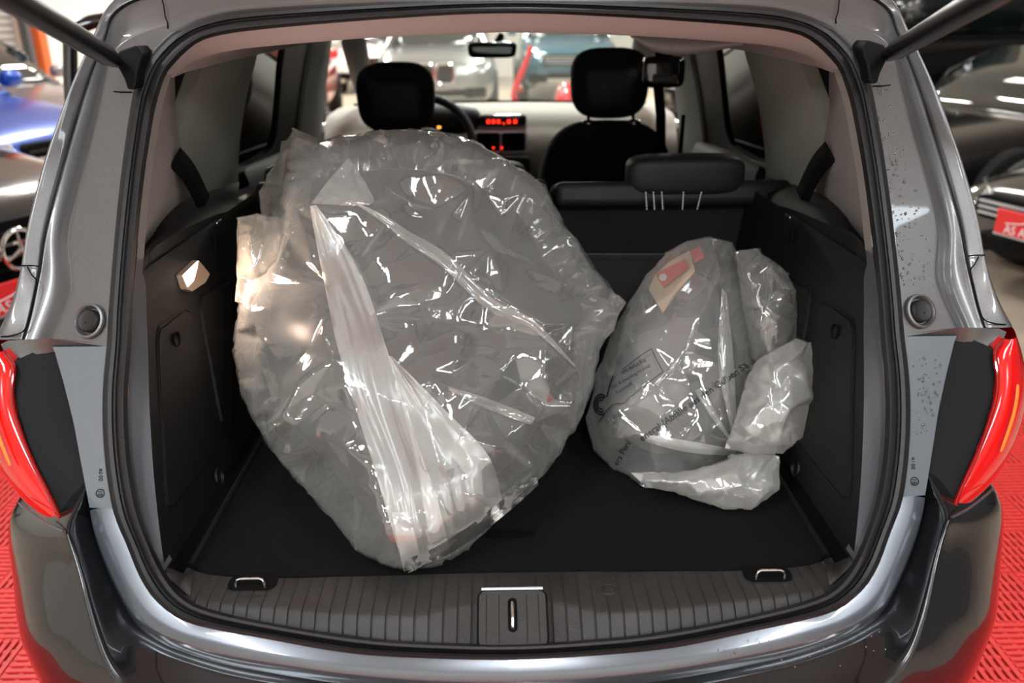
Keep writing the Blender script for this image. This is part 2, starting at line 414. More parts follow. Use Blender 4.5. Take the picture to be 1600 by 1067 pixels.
# dark drip channel running in the groove
for s_ in (1, -1):
    pts = []
    for s in S[3:14]:
        a, b = pS(*s[3]), pS(*s[4]); m_ = a.lerp(b, .5)+Vector((0, .012, 0)); pts.append(Vector((m_.x*s_, m_.y, m_.z)))
    MB().tube(spl(pts, 60), .0042, 8).build('drip_channel', RUBBER, car)
# short seam across the pillar foot and seam of the bezel
seam = [pS(33,415,-.001), pS(43,415,-.002), pS(50,415,.008), pS(60,416,.018)]
pair('pillar_seam', MB().tube(spl(seam, 16), .0012, 6), BLK)
seam = [pS(43,417,.002), pS(50,430,.008), pS(57,440,.012), pS(52,470,.010), pS(46,495,.009), pS(38,516,.006), pS(20,524,.004), pS(2,526,.002)]
pair('bezel_seam', MB().tube(spl(seam, 30), .0012, 6), BLK)
# seams in the roof corner
seam = [pS(252,-4,.006), pS(256,10,.004), pS(258,25,.002), pS(262,36,-.001), pS(262,44,-.002)]
pair('roof_seam', MB().tube(spl(seam, 16), .0011, 6), BLK)
# ---- rubber bump stops
for s_ in (-1, 1):
    c = pS(142, 502, -.001); c.x *= -s_; n = Vector((s_*.27, -.85, .5)).normalized(); c = c+n*.003
    st = MB().lathe([(.0275, .000), (.0265, .0035), (.0235, .0045), (.021, .001), (.0195, -.004)], c, n, 32).build('bump_stop', PAINT, car, label='round dished buffer on the pillar')
    MB().lathe([(.0185, -.004), (.0175, .003), (.0155, .0055), (.012, .0045), (.004, .0045), (.0005, .0045)], c, n, 32).build('rubber_cap', RUBBER, st)
    MB().box(c+n*.0052+Vector((0, 0, -.004)), (.008, .002, .002)).build('cap_notch', BLK, st, smooth=False)
# ---- lower inner panels beside the lamps
R_ = [(168,541,82,542,24,563),(167,551,86,551,25,570),(162,600,100,600,21,604),(160,660,115,660,30,664),(164,714,125,714,50,716),(171,764,134,762,75,764),(176,795,140,793,92,800)]
pan, blk = [], []
for a, b_, c, d, e, f_ in R_:
    A, B_, C_ = pS(a, b_, .0), pS(c, d, .004), pS(e, f_, -.012)
    pan.append([A+Vector((0, .02, 0)), A, A.lerp(B_, .5), A.lerp(B_, .97), B_])
    q = B_.lerp(C_, .14)+Vector((0, .020, 0))
    blk.append([B_, B_.lerp(q, .3), q, q.lerp(C_, .5)+Vector((0, .006, 0)), C_, C_+Vector((-.004, .03, 0))])
pair('lamp_recess_panel', MB().grid(pan), RECESS, 'pale blue-grey painted panel beside the rear lamp')
blk.append([pS(140,797,.004), pS(134,803,.012), pS(128,808,.016), pS(112,818,.006), pS(101,828,-.01), pS(101,828,.02)])
pair('lamp_side_panel', MB().grid(blk), LAMPBLK, 'matte black panel between lamp and body')
led = [[pS(170,537,.0), pS(120,533,-.002), pS(80,528,-.003), pS(35,531,-.004), pS(-12,532,-.004)], [pS(169,546,.01), pS(125,547,.016), pS(84,549,.02), pS(50,556,.01), pS(22,568,-.004)]]
pair('lamp_ledge', MB().grid(led), PAINT, sub=1)
# embossed approval marks at the foot of the panel
for s_ in (-1, 1):
    c = pS(157, 770, .0); c.x *= -s_
    n = Vector((0, -.86, .5)).normalized(); u = Vector((0, .5, .86)).normalized(); r_ = u.cross(n)
    mk = MB().tube([c+u*(.006*math.cos(a))+r_*(.006*math.sin(a))-Vector((0, .001, 0)) for a in np.linspace(0, 2*math.pi, 20, endpoint=False)], .0007, 5, closed=True)
    for k, ch in enumerate(('E1', '00', '78')):
        tb2 = text_mb(ch, .009, Matrix(((u.x, -r_.x, n.x, 0), (u.y, -r_.y, n.y, 0), (u.z, -r_.z, n.z, 0), (0, 0, 0, 1))), .0004)
        oo = c+u*(0 if k == 0 else .012+k*.010)-Vector((0, .0012, 0))
        b0 = len(mk.v); mk.v += [tuple(Vector(v)+oo) for v in tb2.v]; mk.f += [tuple(b0+i for i in f) for f in tb2.f]
    mk.build('stamped_mark', LAMPBLK, car, smooth=False)
# ---- tail lamps
inn = [(8,548),(16,558),(24,572),(21,604),(23,634),(32,666),(50,714),(75,764),(92,800),(100,827)]
out = [(-2,522),(-14,545),(-24,575),(-30,610),(-28,640),(-20,680),(-6,722),(14,757),(46,795),(98,829)]
lens, mid = [], []
for li_, (a, b) in enumerate(zip(inn, out)):
    A = pS(*a, -.014); B = pS(*b, .02); kf = 1-(li_/9)**3
    Q = [A+Vector((0, .02, 0)), A, A.lerp(B, .15)+Vector((0, -.018*kf, 0)), A.lerp(B, .45)+Vector((0, -.034*kf, 0)), A.lerp(B, .8)+Vector((0, -.024*kf, 0)), B, B+Vector((-.004, .12, .004)), B+Vector((.0, .3, .01))]
    lens.append(Q)
la, lb = pair('tail_lamp', MB().grid(lens), LENS, 'red tail lamp', sub=2)
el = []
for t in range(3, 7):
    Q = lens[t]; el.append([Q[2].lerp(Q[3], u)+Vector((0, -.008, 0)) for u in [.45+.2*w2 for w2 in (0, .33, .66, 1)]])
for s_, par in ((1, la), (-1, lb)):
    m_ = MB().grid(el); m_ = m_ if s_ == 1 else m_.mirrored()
    m_.build('amber_glow', AMBER, par, sub=2, solid=.002)
    rim = [Vector((p.x*s_, p.y, p.z)) for p in [q[1]+Vector((0, -.004, 0)) for q in lens]]
    MB().tube(spl(rim, 40), .0032, 8).build('lens_rim', LENSD, par)
    dk = []
    for t in range(7, 10):
        Q = lens[t]; dk.append([Q[2].lerp(Q[3], u)+Vector((0, -.0085, 0)) for u in (.3, .9)])
# ---- painted sill strip below the seal
st_o = [(140,797),(143,815),(150,840),(165,880),(187,925),(212,963),(250,990),(300,1009),(362,1025),(456,1041),(550,1054),(675,1064),(800,1067)]
st_i = [(178,790),(180,806),(187,826),(205,868),(224,907),(252,945),(300,973),(360,986),(425,1000),(490,1011),(560,1021),(675,1029),(800,1031)]
rs = []
for t, off, dz in ((0, .03, 0), (0, .004, 0), (.5, .0, 0), (.96, -.002, 0), (1, -.001, -.002), (1.0, .008, -.012), (1.0, .05, -.05)):
    h = [pS(*lerp2(a, b, t), off)+Vector((0, 0, dz)) for a, b in zip(st_i, st_o)]
    h[-1].x = 0; h = spl(h, 60); rs.append(h+[mx(p) for p in h[-2::-1]])
P_('sill_panel', MB().grid(rs), SILL, 'glossy painted strip under the opening')
# ---- bumper
cr = [(100,829),(112,850),(122,880),(130,905),(137,935),(145,965),(155,1000),(170,1040),(195,1075),(240,1108),(330,1140),(520,1165),(800,1172)]
bo = [(9,800),(9,845),(18,890),(24,920),(32,955),(42,982),(58,1015),(85,1067),(115,1108),(165,1160),(280,1215),(510,1250),(800,1262)]
def cat(pts, n): return spl(pts, n)
NB = 48
r0 = spl([pS(*p, .012)+Vector((0, 0, -.012)) for p in st_o], NB)
r1 = spl([pS(*p, -.055) for p in cr], NB)
r3 = spl([pS(*p, .06) for p in bo], NB)
rb = [[p+Vector((0, .05, -.02)) for p in r0], r0, [a.lerp(b, .5)+Vector((0, .012, -.010)) for a, b in zip(r0, r1)], [a.lerp(b, .92) for a, b in zip(r0, r1)], r1]
for t, bul in ((.06, .006), (.3, .035), (.6, .05), (.85, .035), (1, 0)):
    rb.append([a.lerp(b, t)+Vector((-.012*bul/.05 if a.x < -.2 else 0, -bul, 0))*min(1, .1+i/9) for i, (a, b) in enumerate(zip(r1, r3))])
rb.append([p+Vector((-.002, .05, -.03)) for p in r3]); rb.append([p+Vector((.02, .25, -.12)) for p in r3]); rb.append([p+Vector((.05, .6, -.18)) for p in r3])
full = []
for r in rb:
    r.insert(0, r[0]+Vector((.002, .09, .03)))
    r[-1] = Vector((0, r[-1].y, r[-1].z)); full.append(r+[mx(p) for p in r[-2::-1]])
P_('bumper', MB().grid(full), BUMPER, 'dark glossy bumper with a curved crease', sub=1)
# thin edge line under the lamps where bumper meets lamp
ln = [pS(30,786,-.018), pS(46,799,-.03), pS(72,817,-.045), pS(99,829,-.058)]
pair('bumper_top_edge', MB().tube(spl(ln, 24), .002, 6), SILL)
# ---- gas struts and their bracket covers
for s_ in (-1, 1):
    o = pS(205, 108, -.025); b0 = Vector((-o.x*-1*(-s_)*-1 if False else (o.x if s_ < 0 else -o.x), o.y, o.z))
    def sx(p): return Vector((p.x if s_ < 0 else -p.x, p.y, p.z))
    cov = [(182,86),(186,79),(212,71),(219,79),(222,86),(214,110),(211,136),(206,141),(198,139),(194,125),(185,108)]
    br = thing_part = MB().prism([sx(pS(x, y, -.045)) for x, y in cov], (0, .06, 0)).build('strut_bracket', LAMPBLK, car, bevel=.004, weld=.0001, label='black cover where the gas strut meets the pillar')
    e0 = sx(pS(184, 97, -.035)); e1 = sx(pY(20, -2, .93)); dv = (e1-e0)
    e2 = e0+dv*1.55
    MB().tube([e0-dv*.02, e0+dv*.06, e0+dv*.07, e0+dv*.14, e0+dv*.16, e2], [.009, .009, .0125, .0125, .0155, .0165], 16).build('gas_strut', STRUT, car, label='black gas strut')
    MB().tube([sx(pS(178,143,-.001)), sx(pS(190,144,-.001)), sx(pS(206,144,-.001))], .0013, 6).build('pillar_slot', BLK, car)

# ---- side trim: return flange with side light put into its grey, wall, ledge (left then mirrored)
fo = [(213,410),(210,440),(207,480),(205,534),(200,620),(201,680),(207,740),(219,800),(237,850),(257,893)]
fi = [(222,424),(228,447),(229,490),(231,534),(233,620),(236,680),(240,740),(246,800),(252,850),(259,897)]
ro = [pS(*p, .02) for p in fo]; ri = [pT(*p, 0) for p in fi]
pair('trim_flange', MB().grid([[p+Vector((0, .03, 0)) for p in spl(ro, 40)], spl(ro, 40), [a.lerp(b, .5) for a, b in zip(spl(ro, 40), spl(ri, 40))], spl(ri, 40)]), GREYP, 'return edge of the cargo trim, greyed for the side light on it')
# wall from the flange to the seat
wf = spl(ri, 40); rows = []
for p in wf:
    row = []
    for t in np.linspace(0, 1, 12):
        y = p.y+(1.98-p.y)*t; z = p.z
        arch = .0*max(0, min(1, (y-1.35)/.3))*max(0, min(1, (.95-z)/.12))
        row.append(Vector((-(.571+.2*(z-1))+arch, y, z)))
    rows.append(row)
pair('cargo_side_trim', MB().grid(rows), BLACKP, 'black plastic cargo side panel')
# top of the wall: sloped shelf up to the pillar trims
top = [ri[0]+Vector((0, 0, 0)), pT(235,392), pT(262,372), pT(300,352), pT(345,333), pT(371,330)]
bk = [pS(213,408,.03), pG(224,384,.05), pG(242,352,.05), pG(270,326,.05), pG(310,303,.04), pG(374,284,.04)]
a, b = spl(top, 24), spl(bk, 24)
topw = [[Vector((-(.571+.2*(p.z-1)), p.y, min(p.z, .93))) for p in a], a, [p.lerp(q, .15)+Vector((0, 0, .006)) for p, q in zip(a, b)], [p.lerp(q, .5)+Vector((0, 0, .004)) for p, q in zip(a, b)], b]
pair('trim_shelf', MB().grid(topw), BLACKP, 'black shelf edge of the cargo trim')
topw2 = [[Vector((p.x, p.y, ri[0].z-.0)) for p in a], a]
# access covers in the wall with gaps round them
def cover(name, pxs, par, sgn, lift=.004, m=BLACKP):
    pts = [pT(*p, lift) for p in pxs]; c = sum(pts, Vector())/len(pts)
    pts = spl(pts, 40, True); q = [c.lerp(p, .96)+Vector((.0015, 0, 0)) for p in pts]
    gb = MB().grid([pts, [c.lerp(p, .985) for p in pts], [c.lerp(p, .982)+Vector((-.005, 0, 0)) for p in pts], [c.lerp(p, .965)+Vector((-.005, 0, 0)) for p in pts], [c.lerp(p, .955) for p in pts], q, [c.lerp(p, .5)+Vector((.0015, 0, 0)) for p in pts], [c.lerp(p, .02)+Vector((.0015, 0, 0)) for p in pts]], cu=True)
    if sgn > 0: gb = gb.mirrored()
    return gb.build(name, m, par)
for sgn in (-1, 1):
    cv = cover('access_cover', [(246,526),(256,506),(288,482),(301,492),(322,590),(342,673),(337,705),(276,790),(266,793),(260,785),(253,660)], car, sgn, .002)
    cv['label'] = 'black access cover in the cargo side trim'
    h = pT(276, 530, .006); h.x *= -sgn
    MB().lathe([(.0135, .0), (.0125, .002), (.010, -.004), (.0005, -.005)], h, (-sgn, 0, 0), 20).build('finger_hole', BLK, cv)
    cover('wheelarch_cover', [(312,470),(325,455),(358,440),(364,520),(362,655),(354,668),(346,655),(330,570)], car, sgn, .003)
    h = pT(342, 745, .002); h.x *= -sgn
    MB().lathe([(.016, .0), (.014, .003), (.012, -.004), (.0005, -.005)], h, (-sgn, 0, .2), 20).build('trim_recess', BLACKP, car)
    for px_, py_ in ((342, 347), (338, 380)):
        h = pT(px_, py_, .004); h.x *= -sgn
        MB().box(h, (.004, .03 if py_ < 360 else .02, .006 if py_ < 360 else .03)).build('trim_clip', CHROME if py_ < 360 else BLK, car, bevel=.001)
# cargo lamp on the left wall only
pl = [pT(286,430,.012), pT(311,406,.012), pT(329,428,.012), pT(322,442,.012), pT(301,456,.012), pT(293,452,.012)]
cl = MB().prism(pl, (-.014, 0, 0)).build('cargo_lamp', mat('lamp_housing_glow', (.35, .24, .17), .4), car, bevel=.002, label='small cargo lamp, lit')  # tan colour stands for the warm glow around the lens
pl = [pT(287,430,.0135), pT(310,408,.0135), pT(308,420,.0135), pT(303,438,.0135), pT(294,448,.0135)]
MB().prism(pl, (-.002, 0, 0)).build('lamp_lens', LAMPW, cl)
ld = D.lights.new('cargo_lamp_light', 'AREA'); ld.shape = 'DISK'; ld.size = .05; ld.energy = 2.6; ld.color = (1, .70, .54)
lo = D.objects.new('cargo_lamp_light', ld); COL.objects.link(lo); lo.location = pT(305, 430, .03)
lo.rotation_euler = Vector((1, .15, -.1)).to_track_quat('-Z', 'Y').to_euler()

# ---- cargo floor, slot, edges
ZF = .655
c0 = pZ(302, 885, ZF); XF = abs(c0.x)
fr = [pZ(302,885,ZF), pZ(318,897,ZF), pZ(430,902,ZF), pZ(620,898,ZF), pZ(800,893,ZF)]
fr[-1].x = 0; fe = spl(fr, 20); fe = fe+[mx(p) for p in fe[-2::-1]]
bkk = [Vector((p.x, 1.96, ZF)) for p in fe]
P_('cargo_floor', MB().grid([[p+Vector((0, .004, -.03)) for p in fe], [p+Vector((0, .0, -.004)) for p in fe], [p+Vector((0, .004, 0)) for p in fe], bkk]), CARPET, 'black carpeted cargo floor')
c = pZ(797, 834, ZF+.001)
P_('floor_handle', MB().prism([c+Vector((x, y, 0)) for x, y in rrect(.085, .022, .0105)], (0, 0, .0012)), BLK, 'black recessed lifting slot in the carpet')
pair('floor_edge_strip', MB().tube([Vector((-XF-.004, c0.y, ZF)), Vector((-XF-.004, 1.9, ZF))], .006, 8), BLACKP)
pair('floor_gap_filler', MB().box((-XF-.06, 1.5, ZF-.012), (.12, .95, .012)), CARPET, smooth=False)
# ---- sill trim with moulded grooves
zb = .668
brk = [pZ(258,900,zb), pZ(296,932,zb), pZ(347,943,zb), pZ(450,951,zb), pZ(519,957,zb), pZ(612,961,zb), pZ(666,960,zb), pZ(706,949,zb), pZ(753,942,zb), pZ(800,941,zb)]
low = [pS(256,894,.022), pS(292,936,.022), pS(345,957,.022), pS(456,980,.022), pS(530,990,.022), pS(610,1000,.022), pS(666,1003,.022), pS(706,1005,.022), pS(753,1006,.022), pS(800,1006,.022)]
upp = [pZ(256,862,zb), pZ(298,888,zb), pZ(347,899,zb), pZ(450,902,zb), pZ(519,900,zb), pZ(612,898,zb), pZ(666,896,zb), pZ(706,895,zb), pZ(753,894,zb), pZ(800,893,zb)]
for l in (brk, low, upp): l[-1].x = 0
def at_x(line, x):
    for p, q in zip(line, line[1:]):
        if p.x <= x <= q.x: return p.lerp(q, (x-p.x)/(q.x-p.x+1e-9))
    return line[0].copy() if x < line[0].x else line[-1].copy()
xs = []; g = .0202; k = 0
x = -.5
while x < 0:
    xs += [(x, 0), (x+g-.0032, 0), (x+g-.0022, 1), (x+g-.0010, 1)]; x += g
xs = [q for q in xs if q[0] < 0]; xs.append((0, 0))
U, B2, L2 = spl(upp, 80), spl(brk, 80), spl(low, 80)
cols = []
for x, gr in xs:
    u, b, l = at_x(U, x), at_x(B2, x), at_x(L2, x)
    d = .0028 if gr else 0; e = Vector((0, .5, -.86))*d; e2 = Vector((0, 0, -1))*d*.5
    cols.append([u+Vector((0, .006, -.03)), u+Vector((0, .002, -.003)), u+Vector((0, -.002, 0))+e2, u.lerp(b, .9)+e2, b+Vector((0, .001, -.0004))+e, b+Vector((0, -.003, -.003))+e, b.lerp(l, .5)+e, l+e, l+Vector((0, .0, -.03))])
mb = MB().grid(cols); mb.mirror()
P_('sill_trim', mb, BROWNP, 'ribbed dark brown plastic sill cover', weld=.0002)
pair('sill_corner', MB().grid([[pT(259,899), pT(260,886)], [pZ(278,917,zb+.001), pZ(288,897,zb+.001)], [pZ(297,932,zb+.001), pZ(303,889,zb+.001)]]), BROWNP, solid=.002)
# latch plate with striker
lc = pZ(801, 968, .664); n_ = Vector((0, -.46, .89)).normalized(); v_ = Vector((0, .89, .46)).normalized()
def lp(x, y, h=0): return lc+Vector((x, 0, 0))+v_*y+n_*h
gapo = MB().prism([lp(x, y, -.002) for x, y in rrect(.100, .086, .012)], n_*.006).build('latch_gap', BLK, car)
lpl = MB().prism([lp(x, y, .0035) for x, y in rrect(.0955, .0815, .010)], n_*.003).build('latch_plate', BROWNP, car, bevel=.001, label='ribbed cover plate around the striker')
MB().prism([lp(x, y+.004, .006) for x, y in rrect(.013, .050, .006)], n_*.0012).build('striker_slot', BLK, lpl)
MB().tube([lp(0, -.016, .003), lp(0, -.014, .010), lp(0, -.005, .0125), lp(0, .012, .0125), lp(0, .02, .010), lp(0, .022, .003)], .0028, 10).build('striker', CHROME, lpl)
for xx in (-.037, -.019, .02, .037):
    MB().box(lp(xx, -.001, .0068), (.0012, .07, .0006), Matrix.Rotation(math.atan2(.46, .89), 3, 'X')).build('plate_rib', BLACKP, lpl, smooth=False)
MB().tube([lp(-.044, .043, .007), lp(.044, .043, .007)], .0022, 6).build('plate_edge', SILVER, lpl)
# tie-down hooks with their pockets
for s_ in (-1, 1):
    c = pZ(393, 916, zb); c.x = -c.x if s_ > 0 else c.x
    hk = MB().tube([c+Vector(q) for q in ((-.021, -.006, -.008), (-.021, -.005, .010), (-.019, -.0045, .015), (-.014, -.004, .017), (.014, -.004, .017), (.019, -.0045, .015), (.021, -.005, .010), (.021, -.006, -.008))], .0021, 8).build('tie_down_hook', CHROME, car, label='bent chrome wire tie-down hook')
    MB().prism([c+Vector((x, y+.008, .0008)) for x, y in rrect(.072, .036, .014)], (0, 0, .0012)).build('hook_pocket', BLK, car, label='dark moulded pocket of the tie-down hook')
c = pZ(951, 921, zb+.0012)
P_('embossed_roundel', MB().tube([c+Vector((.0115*math.cos(a), .0115*math.sin(a), 0)) for a in np.linspace(0, 2*math.pi, 28, endpoint=False)], .0009, 5, closed=True), BROWNP)

# ---- headliner
hi = [(800,18),(600,27),(400,44),(325,57),(295,75),(272,98),(259,114)]
hl = [(800,52),(600,60),(400,76),(335,87),(303,98),(284,110),(272,122)]
A = spl([pS(*p, .02) for p in hi], 30); B = spl([pS(*p, .10) for p in hl], 30)
for l in (A, B): l[0].x = 0
mid = [a.lerp(b, .5)+Vector((0, -.012, 0)) for a, b in zip(A, B)]
fw = [Vector((p.x*.92, 3.2, p.z+.05)) for p in B]; fw1 = [p+Vector((0, .05, .012)) for p in B]
half = [A, mid, [a.lerp(b, .9)+Vector((0, -.006, -.0)) for a, b in zip(A, B)], B, fw1, fw]
P_('headliner', MB().grid([h[::-1]+[mx(p) for p in h[1:]] for h in half]), HEADL, 'pale pinkish cloth headliner', sub=1)
# hanging bulge of the headliner on the right
pb = []
for x, y0, y1 in ((985,55,58),(1000,56,70),(1020,57,84),(1060,58,90),(1100,60,85),(1140,62,76),(1180,64,70),(1205,66,68)):
    pb.append([pY(x, y0-6, 2.0), pY(x, y0+(y1-y0)*.5, 1.96), pY(x, y1, 1.98), pY(x, y1-2, 2.1), pY(x, y0-6, 2.2)])
P_('roof_lining_bulge', MB().grid(pb), HEADL, 'rounded hanging edge of the roof lining', sub=2)
# ---- D-pillar trim
dl = [(259,113),(250,143),(241,178),(227,265),(219,335),(213,411)]
dr = [(273,120),(274,150),(274,185),(290,258),(300,304),(226,382)]
A = spl([pS(*p, .03) for p in dl], 30); B = spl([pG(*p, .035) for p in dr[:5]]+[pG(226,382,.05)], 30)
pair('rear_pillar_trim', MB().grid([[p+Vector((0, .03, 0)) for p in A], A, [a.lerp(b, .18)+Vector((0, -.004, 0)) for a, b in zip(A, B)], B, [p+Vector((-.02, .02, 0)) for p in B]]), TRIMB, 'beige trim of the rear pillar')
# ---- C-pillar trim, glass, door frames
cl_ = [(321,86),(312,118),(293,172),(277,216),(274,262),(272,306)]
cr_ = [(404,70),(400,95),(388,140),(377,200),(373,250),(372,290)]
A = spl([pG(*p, .03) for p in cl_], 24); B = spl([pG(*p, .03) for p in cr_], 24)
pair('side_pillar_trim', MB().grid([[p+Vector((-.03, -.002, 0)) for p in A], A, [a.lerp(b, .35)+Vector((.012, 0, 0)) for a, b in zip(A, B)], [a.lerp(b, .7)+Vector((.012, 0, 0)) for a, b in zip(A, B)], B, [p+Vector((-.03, .02, 0)) for p in B]]), TRIMC, 'broad greenish grey trim of the side pillar')
q = [pG(262,104,-.01), pG(330,80,-.01), pG(276,232,-.01), pG(258,290,-.01), pG(232,300,-.01)]
pair('quarter_glass', MB().prism(q, (-.004, 0, 0)), GLASS_TNT, 'small dark tinted quarter window', smooth=False)
pair('quarter_glass_edge', MB().tube([pG(322,86,.0), pG(300,148,.0), pG(276,220,.0)], .006, 6), BLK)
q = [pG(395,64,-.01), pG(470,62,-.01), pG(455,262,-.01), pG(365,300,-.01)]
pair('rear_door_glass', MB().prism(q, (-.004, 0, 0)), GLASS_TNT, 'dark tinted rear door window', smooth=False)
fa = [(447,66),(441,110),(436,170),(428,225),(400,252),(371,262)]; fb = [(493,64),(486,110),(475,170),(468,218),(468,236),(371,272)]
A = spl([pG(*p, .0) for p in fa], 24); B = spl([pG(*p, .01) for p in fb], 24)
pair('rear_door_frame', MB().grid([[p+Vector((-.02, 0, 0)) for p in A], A, B, [p+Vector((-.02, 0, 0)) for p in B]]), BLACKP, 'black frame of the rear door')
A = [pG(371,266,.02), pG(430,240,.02), pG(470,225,.02)]
dd = [[p for p in A], [p+Vector((.03, 0, -.01)) for p in A], [p+Vector((.03, 0, -.12)) for p in A], [p+Vector((.02, 0, -.7)) for p in A]]
pair('rear_door_trim', MB().grid(dd), GREYP, sub=1)
ba = [(490,60),(484,100),(477,140),(472,180),(468,215),(466,260)]; bb = [(519,60),(516,85),(511,125),(506,170),(502,225),(500,260)]
A = spl([pG(*p, .02) for p in ba], 20); B = spl([pG(*p, .03) for p in bb], 20)
pl_, pr_ = pair('front_pillar_trim', MB().grid([[p+Vector((-.03, 0, 0)) for p in A], A, [a.lerp(b, .4)+Vector((.014, 0, 0)) for a, b in zip(A, B)], B, [p+Vector((-.03, .02, 0)) for p in B]]), TRIMC, 'trim of the door pillar')
# lower doors, outer sides, floor, roof, firewall: the closed shell
for s_ in (-1, 1):
    rows = []
    for y, w_ in ((1.62, .80), (2.2, .845), (3.0, .86), (3.8, .85), (4.4, .80), (4.75, .62)):
        rows.append([Vector((s_*(w_-.03), y, .25)), Vector((s_*w_, y, .35)), Vector((s_*(w_+.015), y, .7)), Vector((s_*(w_), y, .95)), Vector((s_*(w_-.05), y, 1.04))])
    MB().grid(rows).build('body_side', PAINT, car, sub=1, solid=.02)
P_('interior_floor', MB().box((0, 3.0, .36), (1.5, 2.1, .04)), CARPET, smooth=False)
P_('under_floor', MB().box((0, 1.5, .42), (1.2, .8, .04)), BLK, smooth=False)
rf = []
for y, z in ((1.62, 1.585), (2.0, 1.60), (2.6, 1.60), (3.1, 1.53)):
    rf.append([Vector((x, y, z-.13*(abs(x)/.66)**3)) for x in np.linspace(-.66, .66, 15)])
P_('roof_panel', MB().grid(rf), PAINT, sub=1, solid=.015)
bn = []
for y, z in ((4.02, 1.02), (4.3, .98), (4.7, .88), (4.9, .7), (4.92, .3)):
    bn.append([Vector((x, y-.12*(x/.8)**2, z-.05*(abs(x)/.8)**3)) for x in np.linspace(-.8, .8, 13)])
P_('bonnet', MB().grid(bn), PAINT, sub=1, solid=.015)
def wheel(mbt, mbr, c, ax, R=.32, w_=.2, rim=.215, ns=10):
    ax = Vector(ax).normalized()
    mbt.lathe([(rim, -w_/2), (R-.03, -w_/2), (R-.008, -w_/2+.02), (R, -w_*.25), (R, w_*.25), (R-.008, w_/2-.02), (R-.03, w_/2), (rim, w_/2)], c, ax, 40)
    mbr.lathe([(rim+.002, w_/2+.004), (rim-.012, w_/2+.004), (rim-.02, w_/2-.03), (rim-.02, -w_/2)], c, ax, 40)
    a = Vector((0, 0, 1)); u = ax.cross(a).normalized(); v = ax.cross(u)
    for k in range(ns):
        t = 2*math.pi*k/ns; d = u*math.cos(t)+v*math.sin(t); e = -u*math.sin(t)+v*math.cos(t)
        p0 = Vector(c)+ax*(w_/2-.02)+d*.04; p1 = Vector(c)+ax*(w_/2-.006)+d*(rim-.012)
        mbr.prism([p0+e*.016, p0-e*.016, p1-e*.012, p1+e*.012], -ax*.02)
    mbr.lathe([(.055, w_/2-.03), (.05, w_/2-.012), (.0005, w_/2-.008)], c, ax, 20)
TYRE = mat('tyre_rubber', (.012, .012, .012), .8); RIMS = mat('rim_silver', (.5, .5, .52), .3, .9); RIMB = mat('rim_black', (.01, .01, .011), .25, .3, .6)
for s_ in (-1, 1):
    for y in (1.85, 4.15):
        t_, r_ = MB(), MB(); wheel(t_, r_, (s_*.73, y, .335), (s_, 0, 0))
        wo = t_.build('wheel', TYRE, car); r_.build('rim', RIMS, wo)
# ---- rear seats
def seatback(x0, x1, name, label):
    tp0, tp1 = pY(x0, 297, 1.93), pY(x1, 297, 1.93); w_ = tp1.x-tp0.x; cx = (tp0.x+tp1.x)/2; zt = tp0.z
    rot = Matrix.Rotation(math.radians(-12), 3, 'X')
    sb = MB().box((cx, 2.0, zt-.235), (w_, .13, .47), rot).build(name, SEATC, car, bevel=.02, segs=4, label=label)
    MB().box((cx, 1.985+.02, zt-.026), (w_-.004, .16, .058), rot).build('top_bolster', LEATH, sb, bevel=.018, segs=4)
    MB().box((cx, 1.903, zt-.31), (w_-.01, .012, .32), rot).build('back_panel', BLACKP, sb, bevel=.005)
    a = pY(x0+30, 397, 1.868); b = pY(x1-20, 397, 1.868)
    MB().tube([a, b], .0016, 6).build('trim_line', GREYP, sb)
    return sb, zt
rsb, zt = seatback(866, 1240, 'rear_seat', 'black rear seat back with white stitching')
lsb, _ = seatback(395, 858, 'rear_seat', 'black rear seat back behind the large bag')
for x, dx in ((1009, -1), (1021, -1), (1034, -1), (1068, 1), (1096, 4)):
    m_ = MB()
    for k in range(7):
        y = 300+k*4.1; m_.tube([pY(x-dx*k*.25, y, 1.888), pY(x-dx*(k+.7)*.25, y+2.7, 1.884)], .0013, 5)
    m_.build('stitching', STITCH, rsb)
c = pY(1069, 272, 1.97)
hr = MB().sup(c, .138, .052, .046, 4.5, 4.5).build('headrest', LEATH, rsb)
for xx in (990, 1150):
    pass
for xx in (1030, 1108): 
    q = pY(xx, 300, 1.985); MB().tube([q, q+Vector((0, 0, .04))], .006, 8).build('headrest_post', CHROME, rsb)
for xx in (500, 740):
    c = pY(xx, 280, 1.99); MB().sup(c, .125, .052, .042, 4.5, 4.5).build('headrest', LEATH, lsb)
# ---- front seats
def front_seat(cxp, ytop, hy, label):
    t = pY(cxp, ytop, 2.78); hc = pY(cxp+2, hy, 2.86)
    s = MB().sup(t+Vector((0, .0, -.33)), .238, .085, .33, 3.4, 4.0, -.08, rot=Matrix.Rotation(math.radians(-8), 3, 'X')).build('front_seat', SEATC, car, label=label)
    MB().sup(hc, .128, .062, .112, 3.2, 3.4, .035).build('headrest', SEATC, s)
    MB().sup(hc+Vector((0, -.022, -.012)), .095, .048, .082, 3.6, 4.2, .05).build('headrest_back', LEATH, s)
    for dx in (-.072, .078):
        b0 = Vector((hc.x+dx, 2.80, t.z-.01)); MB().tube([b0, Vector((hc.x+dx, 2.84, hc.z-.09))], .0065, 8).build('headrest_post', CHROME, s)
        MB().lathe([(.024, -.01), (.023, .004), (.016, .009), (.0005, .010)], b0, (0, 0, 1), 16).build('post_collar', BLKG, s)
    MB().box((hc.x, 3.0, .62), (.48, .5, .16)).build('seat_cushion', SEATC, s, bevel=.04, segs=3)
    return s
front_seat(950, 188, 130, 'black front passenger seat')
front_seat(617, 207, 152, 'black driver seat')
